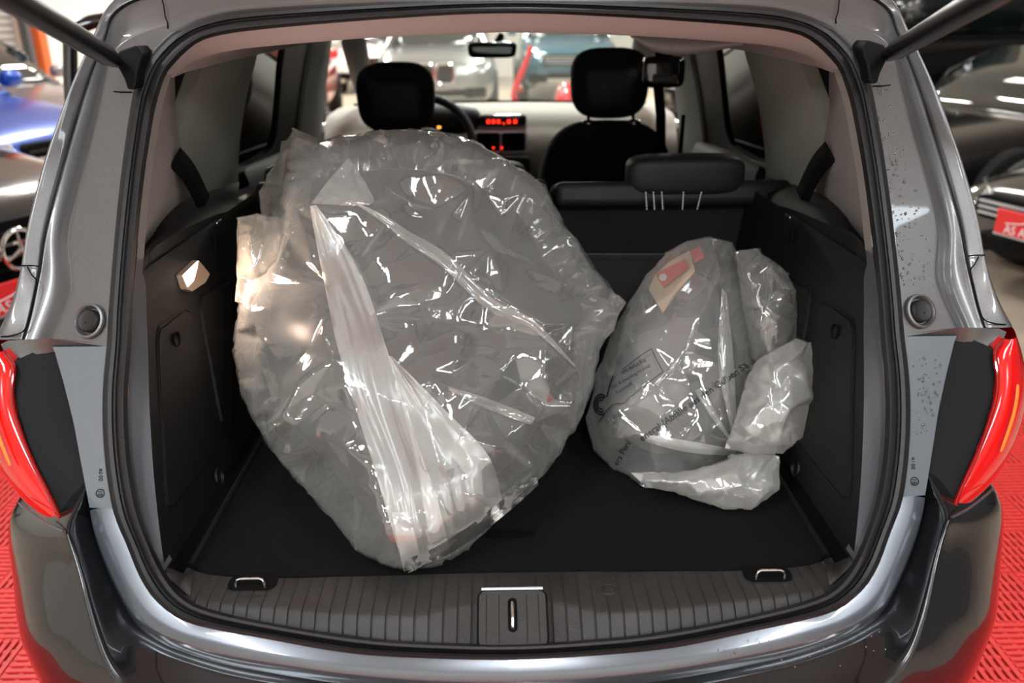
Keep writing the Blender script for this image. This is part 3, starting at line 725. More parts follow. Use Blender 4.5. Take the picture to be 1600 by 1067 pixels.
# ---- dashboard
dz = pY(780, 178, 3.5).z
prof_d = [(3.98, dz+.0), (3.75, dz+.012), (3.56, dz+.006), (3.50, dz-.004), (3.47, dz-.03), (3.46, dz-.06), (3.43, dz-.075), (3.41, dz-.16), (3.43, dz-.24), (3.5, dz-.34), (3.6, dz-.5)]
rows = [[Vector((x, y-.06*(x/.68)**2*(1 if y < 3.7 else 0), z+.004*math.cos(x*4))) for y, z in prof_d] for x in np.linspace(-.70, .70, 25)]
dash = P_('dashboard', MB().grid(rows), DASH, 'beige dashboard', sub=1)
c = pY(785, 188, 3.455); MB().sup(c, .098, .02, .024, 6, 5).build('display', BLKG, dash)
for xx in (763, 771, 779, 787, 795, 805):
    q = pY(xx, 190 if xx != 787 else 193, 3.425); MB().box(q, (.013 if xx != 787 else .007, .004, .014 if xx != 787 else .006)).build('display_segment', DISP, dash, bevel=.001)
for xx in (763, 802):
    q = pY(xx, 222, 3.385); vb = MB().prism([q+Vector((x, 0, y)) for x, y in rrect(.094, .072, .012)], (0, .05, 0)).build('air_vent', BLK, dash)
    fr_ = [q+Vector((x, -.004, y)) for x, y in rrect(.1, .078, .014)]; MB().tube(fr_, .004, 6, closed=True).build('vent_frame', SILVER, dash)
    for k in (-1, 0, 1): MB().box(q+Vector((0, -.001, k*.018)), (.088, .008, .003)).build('vent_slat', BLACKP, dash, smooth=False)
for xx in (771, 784): MB().box(pY(xx, 231, 3.36), (.007, .004, .007)).build('indicator_light', DISP, dash, smooth=False)
q = pY(790, 262, 3.37); MB().sup(q, .10, .03, .05, 6, 5).build('centre_panel', BLACKP, dash)
q = pY(800, 164, 3.9); MB().box(pY(770, 171, 3.72), (.36, .05, .004)).build('dash_pad', GREYP, dash, bevel=.001)
# cluster hood, wheel
q = pY(690, 190, 3.46); MB().sup(q+Vector((0, .05, 0)), .16, .09, .062, 3, 3).build('cluster_hood', BLACKP, dash)
MB().box(pY(686, 199, 3.37), (.014, .004, .008)).build('gauge_light', ORNG, dash, smooth=False)
c = pY(662, 227, 3.22); ax = Vector((0, -.9, .43)).normalized(); u = Vector((1, 0, 0)); v = ax.cross(u)
sw = MB().tube([c+u*(.185*math.cos(a))+v*(.185*math.sin(a)) for a in np.linspace(0, 2*math.pi, 40, endpoint=False)], .0165, 10, closed=True).build('steering_wheel', BLACKP, car, label='black steering wheel')
MB().sup(c, .075, .03, .065, 3, 3, rot=Matrix.Rotation(math.radians(-25), 3, 'X')).build('wheel_hub', BLACKP, sw)
for a in (0, math.pi, -math.pi/2): MB().tube([c, c+u*(.18*math.cos(a))+v*(.18*math.sin(a))], .016, 8).build('wheel_spoke', BLACKP, sw)
# ---- windscreen, pillars, mirror
wt, wb = [(-.56, 3.2), (.56, 3.2)], [(-.66, 4.0), (.66, 4.0)]
ws = [[Vector((x*.85, 3.16-.06*(x/.66)**2, 1.50)), Vector((x*.93, 3.6-.07*(x/.66)**2, 1.31)), Vector((x, 4.03-.1*(x/.66)**2, dz-.012))] for x in np.linspace(-.66, .66, 13)]
P_('windscreen', MB().grid(ws), GLASS_CLR, sub=1)
P_('windscreen_base', MB().tube([r[-1]+Vector((0, -.03, .012)) for r in ws], .011, 8), BLK)
pa = [(541,60),(549,90),(560,130),(575,180)]; pb_ = [(568,58),(572,90),(583,130),(602,182)]
A = [pY(*p, y) for p, y in zip(pa, (3.05, 3.25, 3.5, 3.85))]; B = [pY(*p, y) for p, y in zip(pb_, (3.1, 3.32, 3.6, 3.95))]
pair('windscreen_pillar', MB().grid([[p+Vector((-.03, .03, 0)) for p in A], A, [a.lerp(b, .5)+Vector((0, -.015, 0)) for a, b in zip(A, B)], B, [p+Vector((0, .06, 0)) for p in B]]), TRIMB, 'trim beside the windscreen', sub=1)
c = pY(769, 78, 3.18)
mi = MB().sup(c, .088, .022, .028, 5, 5, .04).build('interior_mirror', BLKG, car, label='black interior mirror')
MB().sup(c+Vector((0, -.014, 0)), .081, .010, .022, 5, 5, .04).build('mirror_glass', mat('mirror', (.05, .06, .06), .05, 1), mi)
MB().tube([c, c+Vector((.035, .03, .05))], .012, 10).build('mirror_stem', BLK, mi)
# ---- rear belt on both sides, front belt guide on the right
def ribbon(pts, w_, wv): return MB().grid([[p-Vector(wv)*w_, p+Vector(wv)*w_] for p in spl(pts, 16)])
pair('seat_belt', ribbon([pG(274,246,.06), pG(292,266,.07), pG(306,290,.08), pG(320,320,.09)], .024, (.2, .75, .62)), BLK, 'black seat belt webbing', solid=.003)
c = pY(1036, 112, 2.55)
g_ = P_('belt_guide', MB().sup(c, .062, .03, .045, 5, 4), BLKG, 'black belt guide on the door pillar')
MB().tube([c+Vector((-.035, -.03, -.018)), c+Vector((.035, -.03, -.018))], .013, 12).build('belt_roller', GREYP, g_)
MB().box(c+Vector((.0, .0, .06)), (.05, .02, .1)).build('belt_carrier', BLK, g_, bevel=.004)
ribbon_ = [c+Vector((-.01, -.005, -.04)), pY(1034, 180, 2.58), pY(1034, 260, 2.6)]
MB().grid([[p+Vector((-.018, 0, 0)), p+Vector((.012, 0, 0))] for p in ribbon_]).build('belt_webbing', BLK, g_, solid=.003)
P_('lower_belt', MB().tube([pY(1068, 180, 2.4), pY(1062, 250, 2.35)], .006, 6), BLK)
# ---- driver's door standing open
hx, hy = -.80, 3.62; ex, ey = -1.60, 3.25
hz_, du = Vector((hx, hy, 0)), Vector((ex-hx, ey-hy, 0))
def dp(t, z): return hz_+du*t+Vector((0, 0, z))
dv = MB().prism([dp(0, .38), dp(.9, .38), dp(1, .6), dp(1, 1.0), dp(0, 1.02)], (.0, -.05, 0)).build('front_door', PAINT, car, bevel=.015, label="driver's door standing open")
MB().prism([dp(.08, .42), dp(.92, .42), dp(.97, .62), dp(.97, .96), dp(.06, .98)], (.0, -.075, 0)).build('door_trim', BLACKP, dv, bevel=.02)
fr_ = spl([dp(.0, 1.0), dp(.14, 1.22), dp(.36, 1.42), dp(.6, 1.47), dp(.9, 1.45), dp(.97, 1.3), dp(1.0, 1.0)], 36)
MB().tube([p+Vector((0, -.03, 0)) for p in fr_], .026, 10).build('window_frame', BLKG, dv)
MB().prism([p+Vector((0, -.025, 0)) for p in fr_], (0, -.004, 0)).build('door_window', GLASS_CLR, dv, smooth=False)
MB().sup(dp(.1, 1.05)+Vector((0, .16, .03)), .10, .06, .07, 3, 3).build('wing_mirror', PAINT, dv)
# ---- water droplets on the right pillar and panel
dr = MB(); rnd = random.Random(3)
def drop(P, r):
    b = len(dr.v); n = Vector((.1, -.86, .5)).normalized(); u = n.cross(Vector((1, 0, 0))).normalized(); v = n.cross(u)
    e = rnd.uniform(.8, 1.5)
    for h, q in ((0, 1), (.45, .8), (.72, .4)):
        for k in range(7):
            a = 2*math.pi*k/7; dr.v.append(tuple(P+n*(r*h)+u*(r*q*e*math.cos(a))+v*(r*q*math.sin(a))))
    dr.v.append(tuple(P+n*r*.8))
    for l in (0, 1):
        for k in range(7): dr.f.append((b+l*7+k, b+l*7+(k+1) % 7, b+l*7+7+(k+1) % 7, b+l*7+7+k))
    for k in range(7): dr.f.append((b+14+k, b+14+(k+1) % 7, b+21))
for k in range(170):
    y = rnd.uniform(140, 470); x0 = 172-(y-200)*.02+(1 if 0 else 0)
    t = rnd.random(); lft = lerp2((208-(y-150)*.10, y), ((159 if y < 200 else 159-(y-200)*.27 if y < 385 else 109), y), .12+.8*t*rnd.random()**.4)
    P = mx(pS(lft[0], y, -.0012)); drop(P, rnd.choice((.0008, .0010, .0013, .0019))*rnd.uniform(.8, 1.2))
for k in range(60):
    y = rnd.uniform(555, 770)*.6+rnd.uniform(555, 640)*.4; t = rnd.uniform(.1, .85)
    x = lerp2((162, y), (86+(y-551)*.24, y), t)[0]; drop(mx(pS(x, y, .001)), rnd.uniform(.0009, .0019))
for k in range(26): drop(mx(pS(rnd.uniform(150, 560), rnd.uniform(1005, 1060), -.02)), .0012)
dr.build('water_droplets', mat('water', (.10, .10, .105), .05, .3, 1), car, kind='stuff', label='clear water beads on the right side paint')

# ================================================================== THE PLASTIC BAGS
from mathutils.bvhtree import BVHTree

from mathutils.geometry import delaunay_2d_cdt
def crinkle(p, seed, oct_=5, gain=.55):
    v = 0; a = 1.0; f = 1.0; o = Vector((seed*7.3, seed*3.1, seed*5.7))
    for k in range(oct_):
        n = noise.noise(p*f+o*(k+1)); v += a*(1-2.6*abs(n)) if k % 2 == 0 else a*(2.6*abs(n)-1); a *= gain; f *= 1.85
    return v
def seg_d(x, y, pl):
    best = 1e9
    for (x0, y0), (x1, y1) in zip(pl, pl[1:]):
        dx, dy = x1-x0, y1-y0; t = max(0, min(1, ((x-x0)*dx+(y-y0)*dy)/(dx*dx+dy*dy+1e-9)))
        best = min(best, math.hypot(x-x0-t*dx, y-y0-t*dy))
    return best
def resamp(pl, step, closed=False):
    L_ = sum(math.hypot(b[0]-a[0], b[1]-a[1]) for a, b in zip(pl, pl[1:]+(pl[:1] if closed else [])))
    return [(p.x, p.y) for p in spl([Vector((x, y, 0)) for x, y in pl], max(3, int(L_/step)), closed)]
def resamp_lin(pl, step):
    out = []
    for a, b in zip(pl, pl[1:]+pl[:1]):
        k = max(1, round(math.hypot(b[0]-a[0], b[1]-a[1])/step)); out += [(a[0]+(b[0]-a[0])*i/k, a[1]+(b[1]-a[1])*i/k) for i in range(k)]
    return out
def zfix(P, zmin=.659):
    if P.z < zmin:
        d = P-CAM; P = CAM+d*((zmin-CAMH)/d.z)
    return P
def film_shape(sil, cen, ymid, bf, bb, step=(13, 42), seed=1, amp=.012, excess=.035, lines=(), ang=None, stretch=2.2, q=2.2, its=160, iron=.004):
    """a closed film surface made of irregular taut facets that meet in sharp creases: an outline at depth ymid,
    swelling bf towards the rear of the car and bb away from it; spare film buckles until its length is used up"""
    rn = random.Random(int(seed*100)); cx, cy = cen
    ring = [(x+rn.uniform(-1, 1)*step[0]*.13, y+rn.uniform(-1, 1)*step[0]*.13) for x, y in resamp_lin(sil, step[0]*1.5)]; nr_ = len(ring)
    pts = list(ring); edges = [(i, (i+1) % nr_) for i in range(nr_)]; lid = {}
    for li, (pl, hg, wd) in enumerate(lines):
        pr = resamp(pl, step[0]*1.6); i0 = len(pts)
        pr = [(x+rn.uniform(-1.5, 1.5), y+rn.uniform(-1.5, 1.5)) for x, y in pr]; pts += pr
        edges += [(i0+k, i0+k+1) for k in range(len(pr)-1)]
        for k in range(len(pr)): lid[i0+k] = 1
    xs_ = [p[0] for p in sil]; ys_ = [p[1] for p in sil]
    def inside_(x, y):
        c = False; j = nr_-1
        for i in range(nr_):
            xi, yi = ring[i]; xj, yj = ring[j]
            if (yi > y) != (yj > y) and x < (xj-xi)*(y-yi)/(yj-yi)+xi: c = not c
            j = i
        return c
    A0 = np.array(pts)
    acc = [tuple(p) for p in pts]
    accn = np.array(acc)
    tries = int((max(xs_)-min(xs_))*(max(ys_)-min(ys_))/(step[0]*step[0])*5)
    for _ in range(tries):
        x, y = rn.uniform(min(xs_), max(xs_)), rn.uniform(min(ys_), max(ys_))
        if not inside_(x, y): continue
        n = .5+.9*noise.noise(Vector((x*.011, y*.011, seed*3.3))); s = step[0]+(step[1]-step[0])*max(0, min(1, n))
        th = (ang(x, y) if ang else 0)+.5*noise.noise(Vector((x*.006, y*.006, seed+9)))
        ca, sa = math.cos(th), math.sin(th); dx = accn[:, 0]-x; dy = accn[:, 1]-y
        du = (dx*ca+dy*sa)/stretch; dv = -dx*sa+dy*ca
        if (du*du+dv*dv).min() < (s*.72)**2: continue
        accn = np.vstack([accn, [[x, y]]])
    V2 = [Vector((float(p[0]), float(p[1]))) for p in accn]
    vo, eo, fo_, *_r = delaunay_2d_cdt(V2, edges, [list(range(nr_))], 1, 1e-4)
    n = len(vo); base = []; nor = []; C3 = pY(cx, cy, ymid(cx, cy))
    rp = [(math.atan2(y-cy, x-cx), math.hypot(x-cx, y-cy)) for x, y in ring]; rp.sort()
    ra = np.array([p[0] for p in rp]); rl = np.array([p[1] for p in rp])
    ra = np.concatenate([ra-2*math.pi, ra, ra+2*math.pi]); rl = np.tile(rl, 3)
    rim = np.zeros(n, bool); rr_ = np.zeros(n)
    for i, p in enumerate(vo):
        r = min(1., math.hypot(p.x-cx, p.y-cy)/float(np.interp(math.atan2(p.y-cy, p.x-cx), ra, rl)))
        rr_[i] = r
        h = math.sqrt(max(0., 1-r**q)); Y = ymid(p.x, p.y)-bf*h; d = ray(p.x, p.y)
        P = zfix(CAM+d*(Y/d.y)); dn = (P-C3); dn = (dn.normalized()*.55-CF*.8).normalized() if dn.length > 1e-6 else -CF
        base.append(P); nor.append(dn)
    B = np.array([tuple(p) for p in base]); Nn = np.array([tuple(p) for p in nor]); rim = rr_ > .995
    ridge = np.zeros(n)
    for pl, hg, wd in lines:
        for i, p in enumerate(vo):
            dd = seg_d(p.x, p.y, pl)
            if dd < wd*3: ridge[i] += hg*math.exp(-dd/wd)
    rs = np.random.RandomState(int(seed*10)); fade = np.clip((1-rr_)*6, .15, 1)
    X = B+Nn*((rs.normal(0, amp, n)+ridge)*fade)[:, None]; tgt = B+Nn*(ridge*fade)[:, None]
    E_ = set()
    for f in fo_:
        for a, b in zip(f, list(f[1:])+[f[0]]): E_.add((min(a, b), max(a, b)))
    E_ = np.array(sorted(E_)); L0 = np.linalg.norm(B[E_[:, 0]]-B[E_[:, 1]], axis=1)*(1+excess*rs.uniform(.3, 1.7, len(E_)))
    cnt = np.bincount(E_.ravel(), minlength=n).astype(float)[:, None]
    for it in range(its):
        dl = X[E_[:, 1]]-X[E_[:, 0]]; ln = np.linalg.norm(dl, axis=1)+1e-9; c = (.5*(ln-L0)/ln)[:, None]*dl
        acc_ = np.zeros_like(X); np.add.at(acc_, E_[:, 0], c); np.add.at(acc_, E_[:, 1], -c)
        X = X+acc_/cnt*1.2; X = X+(tgt-X)*iron
        X[rim] = X[rim]+(B[rim]-X[rim])*.5
        X[:, 2] = np.maximum(X[:, 2], .659)
    mb = MB(); mb.v = [tuple(p) for p in X]; mb.f = [tuple(f) for f in fo_]
    # back of the bag, from the rim inwards
    order = []; used = {}
    for i in range(nr_):
        k = min((j for j in range(n) if rim[j]), key=lambda j: (vo[j].x-ring[i][0])**2+(vo[j].y-ring[i][1])**2)
        if not order or order[-1] != k: order.append(k)
    prev = order
    for r in (.93, .8, .6, .35, .02):
        b0 = len(mb.v)
        for k in order:
            x, y = cx+(vo[k].x-cx)*r, cy+(vo[k].y-cy)*r; d = ray(x, y); h = math.sqrt(max(0, 1-r**q))
            P = CAM+d*((ymid(x, y)+bb*h)/d.y); P = P+Vector((rn.uniform(-1, 1), rn.uniform(-1, 1), rn.uniform(-1, 1)))*amp*.6; P.z = max(P.z, .659); mb.v.append(tuple(P))
        cur = list(range(b0, b0+len(order)))
        for i in range(len(order)):
            j = (i+1) % len(order); mb.f.append((prev[i], cur[i], cur[j], prev[j]))
        prev = cur
    return mb
def film_obj(mb, name, m, par, label=None, lv=2, seed=1, cr=(.35, .9)):
    o = mb.build(name, m, par, label=label, sub=lv); me = o.data
    at_ = me.attributes.new('crease_edge', 'FLOAT', 'EDGE'); rs = np.random.RandomState(seed)
    cv_ = rs.uniform(cr[0], cr[1], len(me.edges)); cv_[rs.rand(len(me.edges)) < .55*(cr[1] > .5)] = 1.0; at_.data.foreach_set('value', cv_.astype(np.float32))
    bm = bmesh.new(); bm.from_mesh(me); bmesh.ops.recalc_face_normals(bm, faces=bm.faces); bm.to_mesh(me); bm.free()
    return o
def caster_obj(o):
    bpy.context.view_layer.update(); dg = bpy.context.evaluated_depsgraph_get(); ev = o.evaluated_get(dg); me = ev.to_mesh(); M_ = ev.matrix_world
    t = BVHTree.FromPolygons([M_ @ v.co for v in me.vertices], [tuple(p.vertices) for p in me.polygons]); ev.to_mesh_clear(); return t
def caster(mb): return BVHTree.FromPolygons([Vector(v) for v in mb.v], mb.f)
def hit(bv, x, y, lift=.0):
    d = ray(x, y).normalized(); h = bv.ray_cast(CAM, d)
    if h[0] is None: return None
    return h[0]-d*lift
def patch(bv, la, lb, n=60, m=10, lift=.004, amp=.003, seed=3, freq=22):
    A = spl([Vector((x, y, 0)) for x, y in la], n); B = spl([Vector((x, y, 0)) for x, y in lb], n); rows = []; last = None
    for a, b in zip(A, B):
        r = []
        for k in range(m+1):
            t = k/m; p = a.lerp(b, t); h = hit(bv, p.x, p.y, lift)
            if h is None:
                z = last if last is not None else pY(p.x, p.y, 1.2); h = pY(p.x, p.y, z.y)
            last = h
            r.append(h)
        rows.append(r)
    G = np.array([[tuple(p) for p in r] for r in rows])
    for _ in range(28):
        K = G.copy(); K[1:-1, 1:-1] = .25*(G[:-2, 1:-1]+G[2:, 1:-1]+G[1:-1, :-2]+G[1:-1, 2:]); G = K
    for i in range(G.shape[0]):
        for k in range(G.shape[1]):
            t = k/m; h = Vector(G[i, k]); d = (h-CAM).normalized()
            G[i, k] -= np.array(d)*(amp*(crinkle(Vector((t*1.7+.3*noise.noise(h*5), i/n*.9, seed)), seed, 3, .5)+.9)*(.1+.9*math.sin(math.pi*t)))
    return MB().grid([[Vector(p) for p in r] for r in G])
# ---------------- the large bag
big_sil = [(462,212),(492,222),(530,212),(580,203),(640,201),(700,206),(740,217),(800,252),(852,288),(874,333),(900,372),(938,430),(978,474),(958,516),(938,548),(926,608),(906,662),(880,708),(836,757),(790,802),(757,832),(733,860),(690,884),(640,892),(598,884),(558,862),(520,815),(470,760),(420,700),(377,625),(362,548),(372,470),(385,410),(412,350),(440,300),(446,250)]
def big_mid(x, y): return 1.075+.64*max(0, min(1, (885-y)/680))+.04*((x-640)/300)**2
bl = [([(468,318),(500,420),(530,560),(575,700),(622,880)], .020, 16), ([(555,325),(612,440),(660,560),(720,680),(770,780)], .012, 16),
      ([(490,314),(560,318),(640,365),(700,402),(770,470),(836,505),(905,575)], .026, 20), ([(545,245),(484,312)], .020, 18), ([(545,245),(600,262),(640,278),(720,285),(800,276)], .018, 16),
      ([(690,440),(712,540),(700,600)], .012, 14), ([(836,505),(850,600),(900,640)], .012, 14), ([(700,610),(780,630),(838,655)], .014, 14), ([(838,655),(770,700),(735,790)], .012, 12),
      ([(400,470),(440,560),(520,640)], .012, 14), ([(385,600),(470,660),(560,700)], .012, 12), ([(620,240),(700,235),(780,262)], .014, 14), ([(545,245),(640,330),(740,350)], .010, 12)]
def big_ang(x, y):
    if x < 520: return math.radians(50) if y > 420 else math.radians(70)
    if y < 330: return math.radians(12)
    return math.radians(64) if x < 640 else math.radians(38)
mbig = film_shape(big_sil, (640, 540), big_mid, .13, .12, (11, 46), 2.0, .027, .085, bl, big_ang, 3.2)
bb = thing('large_plastic_bag', 'large crumpled clear plastic bag filling the left of the cargo floor', 'plastic bag', (-.12, 1.3, .66))
ob = film_obj(mbig, 'film', FILM, bb, seed=2)
bv = caster_obj(ob)
fl1 = patch(bv, [(484,322),(502,420),(532,560),(575,700),(605,800),(632,893)], [(494,320),(560,420),(603,540),(640,660),(680,770),(705,868)], 110, 40, .006, .006)
fl1.build('fold', FILMF, bb, label='milky double-layered fold running down the front')
fl2 = patch(bv, [(606,556),(630,640),(655,740),(672,850)], [(612,556),(695,640),(765,715),(788,800)], 80, 40, .004, .007, 5)
fl2.build('fold', FILMF, bb)
hem = patch(bv, [(634,897),(690,872),(745,838),(800,795),(842,757)], [(628,876),(678,856),(735,820),(792,775),(838,742)], 60, 8, .010, .002, 7)
hem.build('hem', FILMH, bb, label='whitish folded hem along the lower right edge')
hem2 = patch(bv, [(632,897),(624,860),(612,800)], [(660,884),(652,850),(640,800)], 30, 6, .014, .002, 9)
hem2.build('hem_corner', FILM2, bb)
st1 = patch(bv, [(556,316),(600,336),(640,362),(700,398),(770,466),(836,502),(900,572)], [(557,320),(596,346),(634,378),(692,418),(762,484),(830,514),(899,575)], 90, 14, .008, .005, 13)  # milky strip added as the highlight along this ridge
st1.build('ridge', FILMR, bb, label='strip of milky film added as the highlight on a pinched ridge')
st2 = patch(bv, [(486,318),(510,286),(544,247)], [(562,322),(584,312),(556,262)], 50, 24, .008, .006, 15)
st2.build('upper_fold', FILMR, bb, label='pale folded triangle of film near the top')
st3 = patch(bv, [(700,604),(760,622),(836,652)], [(702,610),(764,640),(830,664)], 50, 10, .007, .005, 17)  # shorter milky strip, again added for a ridge highlight
st3.build('ridge', FILMR, bb)
f1 = film_shape([(461,201),(497,216),(525,245),(505,300),(450,340),(410,350),(404,300),(430,255),(445,222)], (460, 280), lambda x, y: 1.70+(300-y)*.0008, .05, .05, (9, 26), 4, .015, .09)
film_obj(f1, 'loose_flap', FILM3, bb, 'yellowish loose corner of film at the top left')
f2 = film_shape([(371,340),(400,333),(440,340),(452,372),(436,410),(408,440),(388,482),(368,470),(370,405)], (410, 390), lambda x, y: 1.52+(400-y)*.0008, .04, .05, (9, 26), 6, .015, .09)
film_obj(f2, 'loose_flap', FILM3, bb)
# what it holds: a dark bundle that shows dimly through the film
DARKB = mat('dark_bundle', (.035, .038, .037), .35, nscale=9, namt=.6)
sc_ = lambda sil, c, k: [(c[0]+(x-c[0])*k, c[1]+(y-c[1])*k) for x, y in sil]
mb = film_shape(sc_(big_sil, (640, 540), .84), (640, 540), lambda x, y: big_mid(x, y)+.03, .07, .07, (30, 60), 9, .015, .02)
o = film_obj(mb, 'dark_bundle', DARKB, None, cr=(0, .3)); tag(o, 'dark grey lumpy bundle showing dimly inside the large clear bag', 'bundle')
# ---------------- the small bag
sm_sil = [(1075,376),(1110,369),(1146,380),(1163,410),(1176,460),(1188,520),(1192,580),(1186,650),(1166,702),(1120,742),(1060,763),(1010,764),(960,737),(926,702),(915,652),(929,592),(954,522),(984,470),(1010,430),(1040,395)]
def sm_mid(x, y): return 1.36+.27*max(0, min(1, (765-y)/395))
sl_ = [([(1125,440),(1090,500),(1060,560),(1020,600)], .012, 9), ([(1125,440),(1150,520),(1160,600),(1150,690)], .012, 9), ([(1010,678),(1070,690),(1150,702)], .012, 9), ([(1060,560),(1080,620),(1100,690)], .008, 7), ([(1010,595),(1030,640),(1025,690)], .009, 8), ([(1100,480),(1120,580),(1130,690)], .008, 7)]
msm = film_shape(sm_sil, (1060, 590), sm_mid, .10, .12, (10, 40), 3.0, .013, .045, sl_, lambda x, y: math.radians(-52) if y < 520 else math.radians(70), 2.6)
sb = thing('small_plastic_bag', 'small clear refuse bag printed with black lettering right of the large bag', 'plastic bag', (.22, 1.4, .66))
os_ = film_obj(msm, 'film', FILM, sb, seed=3)
bs = caster_obj(os_)
l2 = film_shape([(1148,392),(1182,388),(1224,420),(1244,452),(1248,520),(1240,570),(1205,590),(1175,560),(1160,480)], (1200, 480), lambda x, y: 1.50+(480-y)*.0006, .06, .08, (7, 18), 5, .014, .09, [([(1174,440),(1230,455)], .010, 7), ([(1178,475),(1230,515)], .010, 7)])
film_obj(l2, 'gathered_film', FILM, sb, 'crumpled gathered film at the top right')
l3 = film_shape([(1132,700),(1150,650),(1168,585),(1185,560),(1212,545),(1244,528),(1274,537),(1277,582),(1272,640),(1255,684),(1222,710),(1185,712)], (1215, 625), lambda x, y: 1.33+(640-y)*.0006, .06, .06, (7, 22), 8, .013, .06, [([(1158,692),(1190,640),(1215,570)], .008, 8), ([(1158,695),(1215,650),(1262,620)], .008, 8), ([(1165,700),(1220,690)], .006, 6)], ang=lambda x, y: math.radians(-60))
film_obj(l3, 'tied_end', FILM2, sb, 'milky puffed end of the tied bag')
l4 = film_shape([(985,738),(1040,742),(1085,733),(1130,720),(1170,704),(1218,712),(1219,765),(1198,780),(1174,797),(1130,795),(1088,782),(1050,768),(1010,762)], (1120, 752), lambda x, y: 1.25+(760-y)*.0008, .04, .045, (7, 24), 10, .012, .07, [([(1010,750),(1080,752),(1150,735)], .008, 7), ([(1090,770),(1150,760),(1205,740)], .008, 7)], ang=lambda x, y: math.radians(-12))
film_obj(l4, 'tail', FILM2, sb, 'crumpled tail of film on the floor')
b1 = patch(bs, [(1000,677),(1060,686),(1105,694),(1150,702)], [(1010,690),(1060,704),(1105,710),(1150,712)], 40, 6, .008, .002)
b1.build('fold', FILMH, sb)
b2 = patch(bs, [(1050,742),(1085,735),(1130,718),(1170,695)], [(1062,752),(1100,752),(1140,740),(1178,708)], 40, 6, .012, .003)
b2.build('fold', FILMH, sb)
for k_, (la_, lb_) in enumerate([([(1150,698),(1135,640),(1122,560),(1128,450)], [(1154,698),(1150,640),(1146,560),(1136,460)]), ([(1148,699),(1110,650),(1085,610)], [(1149,696),(1122,650),(1098,604)]), ([(1156,698),(1170,640),(1172,570)], [(1162,698),(1184,640),(1184,570)]), ([(1090,500),(1060,556),(1022,598)], [(1094,504),(1068,566),(1030,606)])]):
    patch(bs, la_, lb_, 50, 10, .007, .005, 21+k_).build('gathered_fold', FILMR, sb)
# printing laid on the film
def print_text(txt, cx, cy, ang, size, name='printed_text', bend=0.):
    t = text_mb(txt, size, Matrix.Identity(4), 0.0, size*.012); o = MB(); ca, sa = math.cos(ang), math.sin(ang)
    ok = True; P = []
    for x, y, z in t.v:
        yy = y+bend*x*x; X = cx+x*ca+yy*sa; Y = cy+x*sa-yy*ca
        # text runs up to the right in the picture: y axis is downwards
        h = hit(bs, X, Y, .013); P.append(h)
    fs = [f for f in t.f if all(P[i] is not None for i in f)]
    o.v = [tuple(p) if p is not None else (0, 1.3, .7) for p in P]; o.f = fs
    return o.build(name, PRINT, sb, smooth=False)
print_text('eneral (Abfälle aus den Gelben Sä', 1084, 628, math.radians(-35), 15, bend=0)
print_text('ers Pers', 972, 708, math.radians(-60), 13)
print_text('ent.de/uz30a', 990, 572, math.radians(-28), 8.5)
print_text('AG & Recycling Normal', 986, 588, math.radians(-30), 7)
print_text('Kunststoff', 975, 606, math.radians(-32), 7)
print_text('(11.10.(6)', 960, 652, math.radians(-32), 8)
def print_line(pts, wpx=1.1, name='printed_line', closed=False):
    S_ = spl([Vector((x, y, 0)) for x, y in pts], 40, closed); rows = []
    for i, p in enumerate(S_):
        a, b = S_[max(0, i-1)], S_[min(len(S_)-1, i+1)]; t = (b-a).normalized(); n = Vector((-t.y, t.x, 0))*wpx/2
        q = [hit(bs, p.x+n.x, p.y+n.y, .010), hit(bs, p.x-n.x, p.y-n.y, .010)]
        if None not in q: rows.append(q)
    if len(rows) > 2: MB().grid(rows).build(name, PRINT, sb)
print_line([(972,578),(1000,556),(1018,545)]); print_line([(1018,545),(1026,562),(1036,581)]); print_line([(1036,581),(1000,608),(974,630)]); print_line([(974,630),(955,634),(935,660)])
for r_ in (13, 9.5, 6): print_line([(939+r_*math.cos(a)*.85, 632-r_*math.sin(a)*1.2) for a in np.linspace(.9, 5.2, 14)], 2.6, 'printed_roundel')
print_line([(958,588),(952,605),(948,620)], 2.4, 'printed_roundel')
# contents: grey case and a carton with a red label
CASE = mat('grey_case', (.12, .122, .122), .5, nscale=8, namt=.3)
mb = film_shape(sc_(sm_sil, (1040, 580), .72), (1055, 590), lambda x, y: sm_mid(x, y)+.02, .05, .07, (26, 50), 12, .010, .02)
o = film_obj(mb, 'grey_case', CASE, None, cr=(0, .3)); tag(o, 'rounded grey item wrapped inside the small printed bag', 'wrapped item')
CARD = mat('cardboard', (.62, .44, .28), .85, nscale=20, namt=.1); REDL = mat('red_label', (.72, .05, .03), .6)
def inside(x, y, d): h = hit(bs, x, y); return (h if h else pY(x, y, 1.5))+ray(x, y).normalized()*d
ct = thing('carton', 'torn cardboard carton with red label inside the small bag', 'carton', tuple(inside(1045, 450, .05)))
pc = [(1014,452),(1022,430),(1046,408),(1078,391),(1086,424),(1066,446),(1052,462),(1036,489)]
pts = [inside(x, y, .04) for x, y in pc]
MB().prism(pts, (.01, .05, -.02)).build('board', CARD, ct, smooth=False)
MB().prism([inside(x, y, .034) for x, y in [(1024,428),(1071,404),(1077,417),(1037,449)]], (.001, .006, -.003)).build('red_label', REDL, ct, smooth=False)
MB().prism([inside(1036+6*math.cos(a), 433+6*math.sin(a), .031) for a in np.linspace(0, 2*math.pi, 12, endpoint=False)], (.0003, .003, -.001)).build('label_dot', WHITE, ct, smooth=False)
MB().prism([inside(x, y, .034) for x, y in [(1078,392),(1094,384),(1100,402),(1086,410)]], (.001, .006, -.003)).build('red_label', REDL, ct, smooth=False)

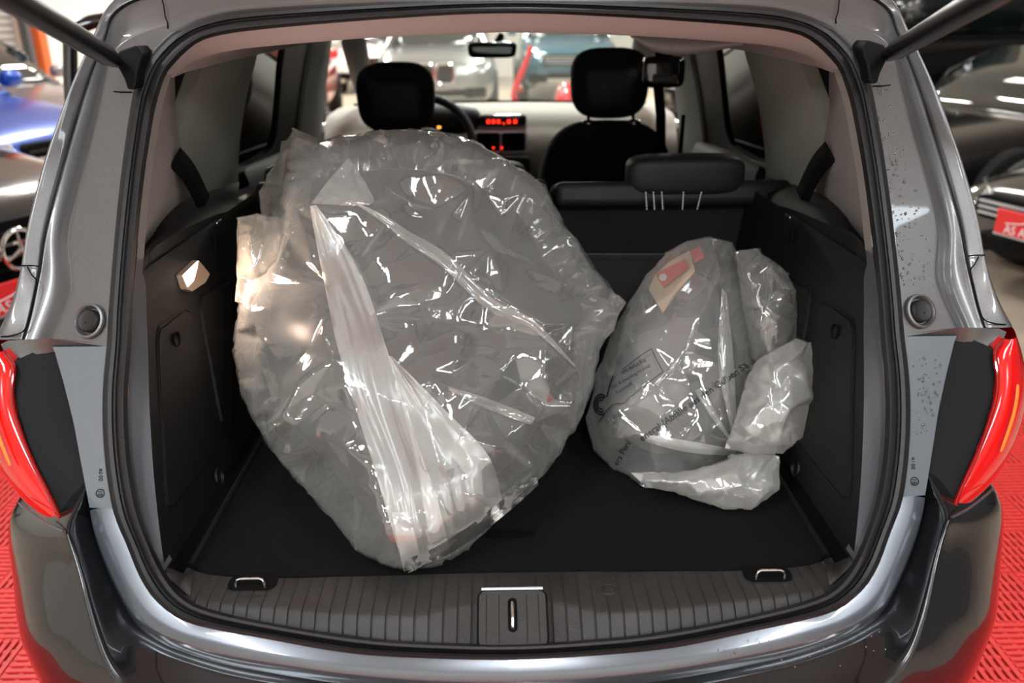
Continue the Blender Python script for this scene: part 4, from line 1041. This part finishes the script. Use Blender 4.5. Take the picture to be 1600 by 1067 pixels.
# ================================================================== THE OTHER CARS
GLD = mat('car_glass_dark', (.012, .02, .02), .05, 0, 1, spec=.8)
HLM = mat('headlamp_glass', (.75, .78, .8), .08, .4, 1)
PLATER = mat('red_plate', (.75, .02, .025), .45)
PTXT = mat('plate_white', (.85, .84, .82), .5)
def make_car(name, label, loc, rz, L=4.6, W=1.85, H=1.45, paint=BLKG, face='slats', group=None, plate=False, hood=1.0, rim=None, glasm=None, star=False, plate_z=None):
    """nose points to local -y; origin at the nose on the ground"""
    c = thing(name, label, 'car', loc, rz, group); k = H/1.45; hw = W/2; gm = glasm or GLD
    st = [(0, .42, .60, .62), (.012, .26, .70, .80), (.05, .20, .78, .92), (.14, .20, .86, .985), (.27, .20, .95, 1.0), (.5, .20, .97, 1.0), (.8, .22, .99, .985), (.95, .26, .98, .90), (.99, .32, .9, .80), (1, .42, .75, .66)]
    rows = []
    for f, zb_, zt_, wf_ in st:
        zb_, zt_ = zb_*k, zt_*k*(hood if f < .3 else 1); w_ = hw*wf_; y = f*L; h = zt_-zb_
        half = [(w_*.80, zb_), (w_*.96, zb_+h*.10), (w_, zb_+h*.38), (w_*.99, zb_+h*.66), (w_*.95, zb_+h*.86), (w_*.84, zt_-h*.03), (w_*.45, zt_+.012), (0, zt_+.02)]
        rows.append([Vector((x, y, z)) for x, z in half]+[Vector((-x, y, z)) for x, z in half[-2::-1]])
    m_ = MB().grid(rows)
    for r in (rows[0], rows[-1]): m_.poly(r)
    m_.build('body', paint, c, sub=2, local=True, weld=.001)
    zbelt = .93*k; zr = H
    cs = [(.27, zbelt, .80), (.33, zbelt+(zr-zbelt)*.42, .77), (.405, zr-.05*k, .66), (.46, zr, .63), (.62, zr+.005, .63), (.78, zr-.06*k, .61), (.9, zbelt+.05, .66)]
    rows = []
    for f, z, tw in cs:
        zb2 = zbelt-.04; rows.append([Vector((hw*.88, f*L, zb2)), Vector((hw*(tw+.08), f*L, zb2+(z-zb2)*.7)), Vector((hw*tw, f*L, z-.02*k)), Vector((hw*tw*.5, f*L, z)), Vector((0, f*L, z+.01)), Vector((-hw*tw*.5, f*L, z)), Vector((-hw*tw, f*L, z-.02*k)), Vector((-hw*(tw+.08), f*L, zb2+(z-zb2)*.7)), Vector((-hw*.88, f*L, zb2))])
    MB().grid(rows).build('cabin', paint, c, sub=2, local=True)
    ws_ = []
    for f, z, tw in ((.262, zbelt+.012, .78), (.33, zbelt+(zr-zbelt)*.42+.03, .71), (.398, zr-.055*k+.03, .61)):
        ws_.append([Vector((hw*tw*u, f*L-.015+.03*u*u, z-.008*u*u)) for u in np.linspace(-1, 1, 9)])
    MB().grid(ws_).build('windscreen', gm, c, local=True, solid=.006)
    for s in (-1, 1):
        sw_ = [[Vector((s*(hw*.885+.012), f*L, zbelt+.03)), Vector((s*(hw*.80+.016), f*L, zbelt+(zz-zbelt)*.62)), Vector((s*(hw*.70+.02), f*L, zbelt+(zz-zbelt)*.9))] for f, zz in ((.33, zbelt+.32*k), (.42, zr), (.6, zr), (.76, zr-.05))]
        MB().grid(sw_).build('side_window', gm, c, local=True, solid=.006)
        MB().sup((s*(hw+.08), .31*L, zbelt+.08), .09, .06, .065, 3, 3).build('wing_mirror', paint, c, local=True)
        for f in (.17, .80):
            t_, r_ = MB(), MB(); wheel(t_, r_, (s*(hw-.11), f*L, .33*max(1, k*.95)), (s, 0, 0), .335*max(1, k*.95), .22, .245)
            wo = t_.build('wheel', TYRE, c, local=True); r_.build('rim', rim or RIMB, wo)
        hl_ = [Vector((s*hw*x, y, z*k*hood)) for x, y, z in ((.46, .035, .64), (.66, .10, .63), (.86, .30, .66), (.88, .36, .72), (.74, .20, .735), (.50, .06, .71))]
        MB().prism(hl_, (0, -.03, .012)).build('headlamp', HLM, c, local=True, bevel=.008)
        MB().box((s*hw*.62, .06, .36*k), (hw*.34, .12, .13*k)).build('air_intake', BLK, c, local=True, bevel=.02)
    if face == 'slats':
        g_ = MB().prism([Vector((x, -.005, z*k+.57*k)) for x, z in rrect(hw*.86, .26, .08)], (0, .10, 0)).build('grille', BLK, c, local=True)
        for q in (-.07, -.02, .035, .085): MB().box((0, -.02, (.57+q)*k), (hw*.80, .02, .012)).build('grille_bar', CHROME if q in (-.02, .035) else BLKG, g_, smooth=False)
        if star:
            ring = [Vector((.085*math.cos(a), -.035, .575*k+.085*math.sin(a))) for a in np.linspace(0, 2*math.pi, 28, endpoint=False)]
            MB().tube(ring, .010, 8, closed=True).build('emblem_ring', CHROME, g_)
            for a in (90, 210, 330): MB().tube([Vector((0, -.04, .575*k)), Vector((.08*math.cos(math.radians(a)), -.035, .575*k+.08*math.sin(math.radians(a))))], [.014, .004], 6).build('emblem_spoke', CHROME, g_)
    elif face == 'kidney':
        for s in (-1, 1):
            o_ = [Vector((x+s*.155, -.01, z+.60*k)) for x, z in rrect(.27, .25*k, .07)]
            g_ = MB().prism(o_, (0, .1, 0)).build('grille', BLK, c, local=True)
            MB().tube([p+Vector((0, -.006, 0)) for p in o_], .014, 6, closed=True).build('grille_frame', CHROME, g_)
            for q in range(5): MB().box((s*.155-.1+q*.05, -.012, .60*k), (.008, .01, .22*k)).build('grille_bar', BLKG, g_, smooth=False)
        MB().box((0, -.01, .36*k), (hw*1.0, .06, .10)).build('air_intake', BLK, c, local=True, bevel=.02)
    elif face == 'mesh':
        g_ = MB().prism([Vector((x, -.005, z*k+.62*k)) for x, z in rrect(hw*1.1, .16, .05)], (0, .10, 0)).build('grille', BLK, c, local=True)
        for q in (-.04, .0, .04): MB().box((0, -.015, (.62+q)*k), (hw*1.02, .02, .012)).build('grille_bar', SILVER, g_, smooth=False)
        MB().box((0, -.005, .40*k), (hw*.9, .08, .10)).build('air_intake', BLK, c, local=True, bevel=.02)
    if plate:
        pz = plate_z or .40*k
        p_ = MB().box((0, -.075, pz), (.54, .014, .13)).build('number_plate', PLATER, c, local=True, bevel=.004, label='red dealer plate with white lettering')
        MB().box((0, -.068, pz-.068), (.55, .02, .012)).build('plate_holder', SILVER, p_, smooth=False)
        text_mb('AS Automobile', .066, Matrix(((1, 0, 0, 0), (0, 0, -1, -.084), (0, 1, 0, pz-.035), (0, 0, 0, 1))), .001).build('plate_text', PTXT, p_, smooth=False)
        MB().tube(spl([Vector((x, -.085, pz+z)) for x, z in ((-.2, -.005), (-.1, .012), (-.03, .042), (.06, .045), (.12, .018), (.2, .008))], 24), .003, 6).build('plate_car_outline', PTXT, p_)
    return c
BLUE = mat('blue_paint', (.0, .05, .32), .3, .3, .5); GREYC = mat('grey_car_paint', (.24, .25, .25), .25, .6, 1)
TEAL = mat('teal_paint', (.03, .10, .14), .2, .4, 1); RED = mat('red_paint', (.62, .01, .015), .2, .2, 1); WHT = mat('white_paint', (.75, .66, .63), .25, 0, 1); PLUM = mat('plum_grey_paint', (.16, .14, .15), .3, .3, 1)
BLKC = mat('black_car_paint', (.006, .006, .007), .14, 0, 1)
def gxy(px, Y): d = ray(px, 300); return CX+d.x/d.y*Y
RIMG = mat('rim_dark_bright_lip', (.35, .35, .36), .3, .9)
make_car('estate_car', 'black car with star emblem grille and red plate at the left', (gxy(2, 3.5), 3.5, 0), math.radians(68), paint=BLKC, star=True, plate=True, H=1.42)
make_car('hatchback', 'bright blue car parked behind the star grille car at the left', (-3.0, 5.95, 0), math.radians(73), paint=BLUE, H=1.5)
make_car('saloon_car', 'plum grey car parked in front of the roller shutter', (-3.7, 8.3, 0), math.radians(75), paint=PLUM, H=1.42)
make_car('sports_car', 'low black sports car with round headlamp at the right', (2.42, 6.1, 0), math.radians(-75), paint=BLKC, face='none', H=1.28, W=1.8, rim=RIMG)
make_car('black_car', 'black car nose with red plate in front of the sports car wheel', (2.79, 4.1, 0), math.radians(-75), paint=BLKC, face='mesh', plate=True, plate_z=.45, H=1.14, W=1.8)
make_car('off_road_car', 'tall black off-road vehicle in the dark background at the right', (1.85, 8.5, 0), math.radians(-78), L=4.8, W=2.0, H=2.05, paint=BLKC, face='mesh')
make_car('grey_suv', 'grey off-road car with two kidney shaped grilles seen through the windscreen', (gxy(687, 13.6), 13.6, 0), math.radians(2), L=4.8, W=2.0, H=1.72, paint=GREYC, face='kidney')
make_car('teal_suv', 'dark teal off-road car seen through the windscreen on the right', (gxy(890, 16.5), 16.5, 0), 0, L=4.9, W=2.05, H=1.85, paint=TEAL, face='mesh')
make_car('red_car', 'bright red car seen through the open driver door', (-3.25, 11.4, 0), math.radians(6), W=1.8, H=1.5, paint=RED, face='slats')
make_car('white_car', 'pale pinkish car behind the left headrest through the windscreen', (gxy(592, 18.9), 18.9, 0), math.radians(1), W=1.8, H=1.6, paint=WHT, face='slats')
# red tubular stands seen through the windscreen
rs_ = thing('tubular_stand', 'red bent tubular stand in front of the teal car', 'stand', (pY(812, 130, 9).x, 9, 0))
for dy in (0, .5):
    MB().tube(spl([Vector((pY(830, 85, 9+dy).x, 9+dy, 1.22)), Vector((pY(822, 100, 9+dy).x, 9+dy, 1.06)), Vector((pY(804, 128, 9+dy).x, 9+dy, .78)), Vector((pY(806, 140, 9+dy).x, 9+dy, .66)), Vector((pY(830, 165, 9+dy).x, 9+dy, .3)), Vector((pY(832, 200, 9+dy).x, 9+dy, .02))], 30), .028, 10).build('tube', RED, rs_)
MB().box((pY(812, 130, 9).x, 9.25, .8), (.06, .5, .04)).build('crossbar', RED, rs_, smooth=False)
rc = thing('tool_trolley', 'red rounded trolley beside the right headrest through the windscreen', 'trolley', (pY(885, 145, 9.5).x, 9.5, 0))
MB().sup((pY(886, 150, 9.5).x, 9.5, .52), .16, .25, .32, 3, 3, -.2).build('body', RED, rc)
MB().tube([Vector((pY(880, 140, 9.5).x-.1, 9.5, .1)), Vector((pY(880, 140, 9.5).x+.2, 9.5, .1))], .1, 12).build('wheel', TYRE, rc)
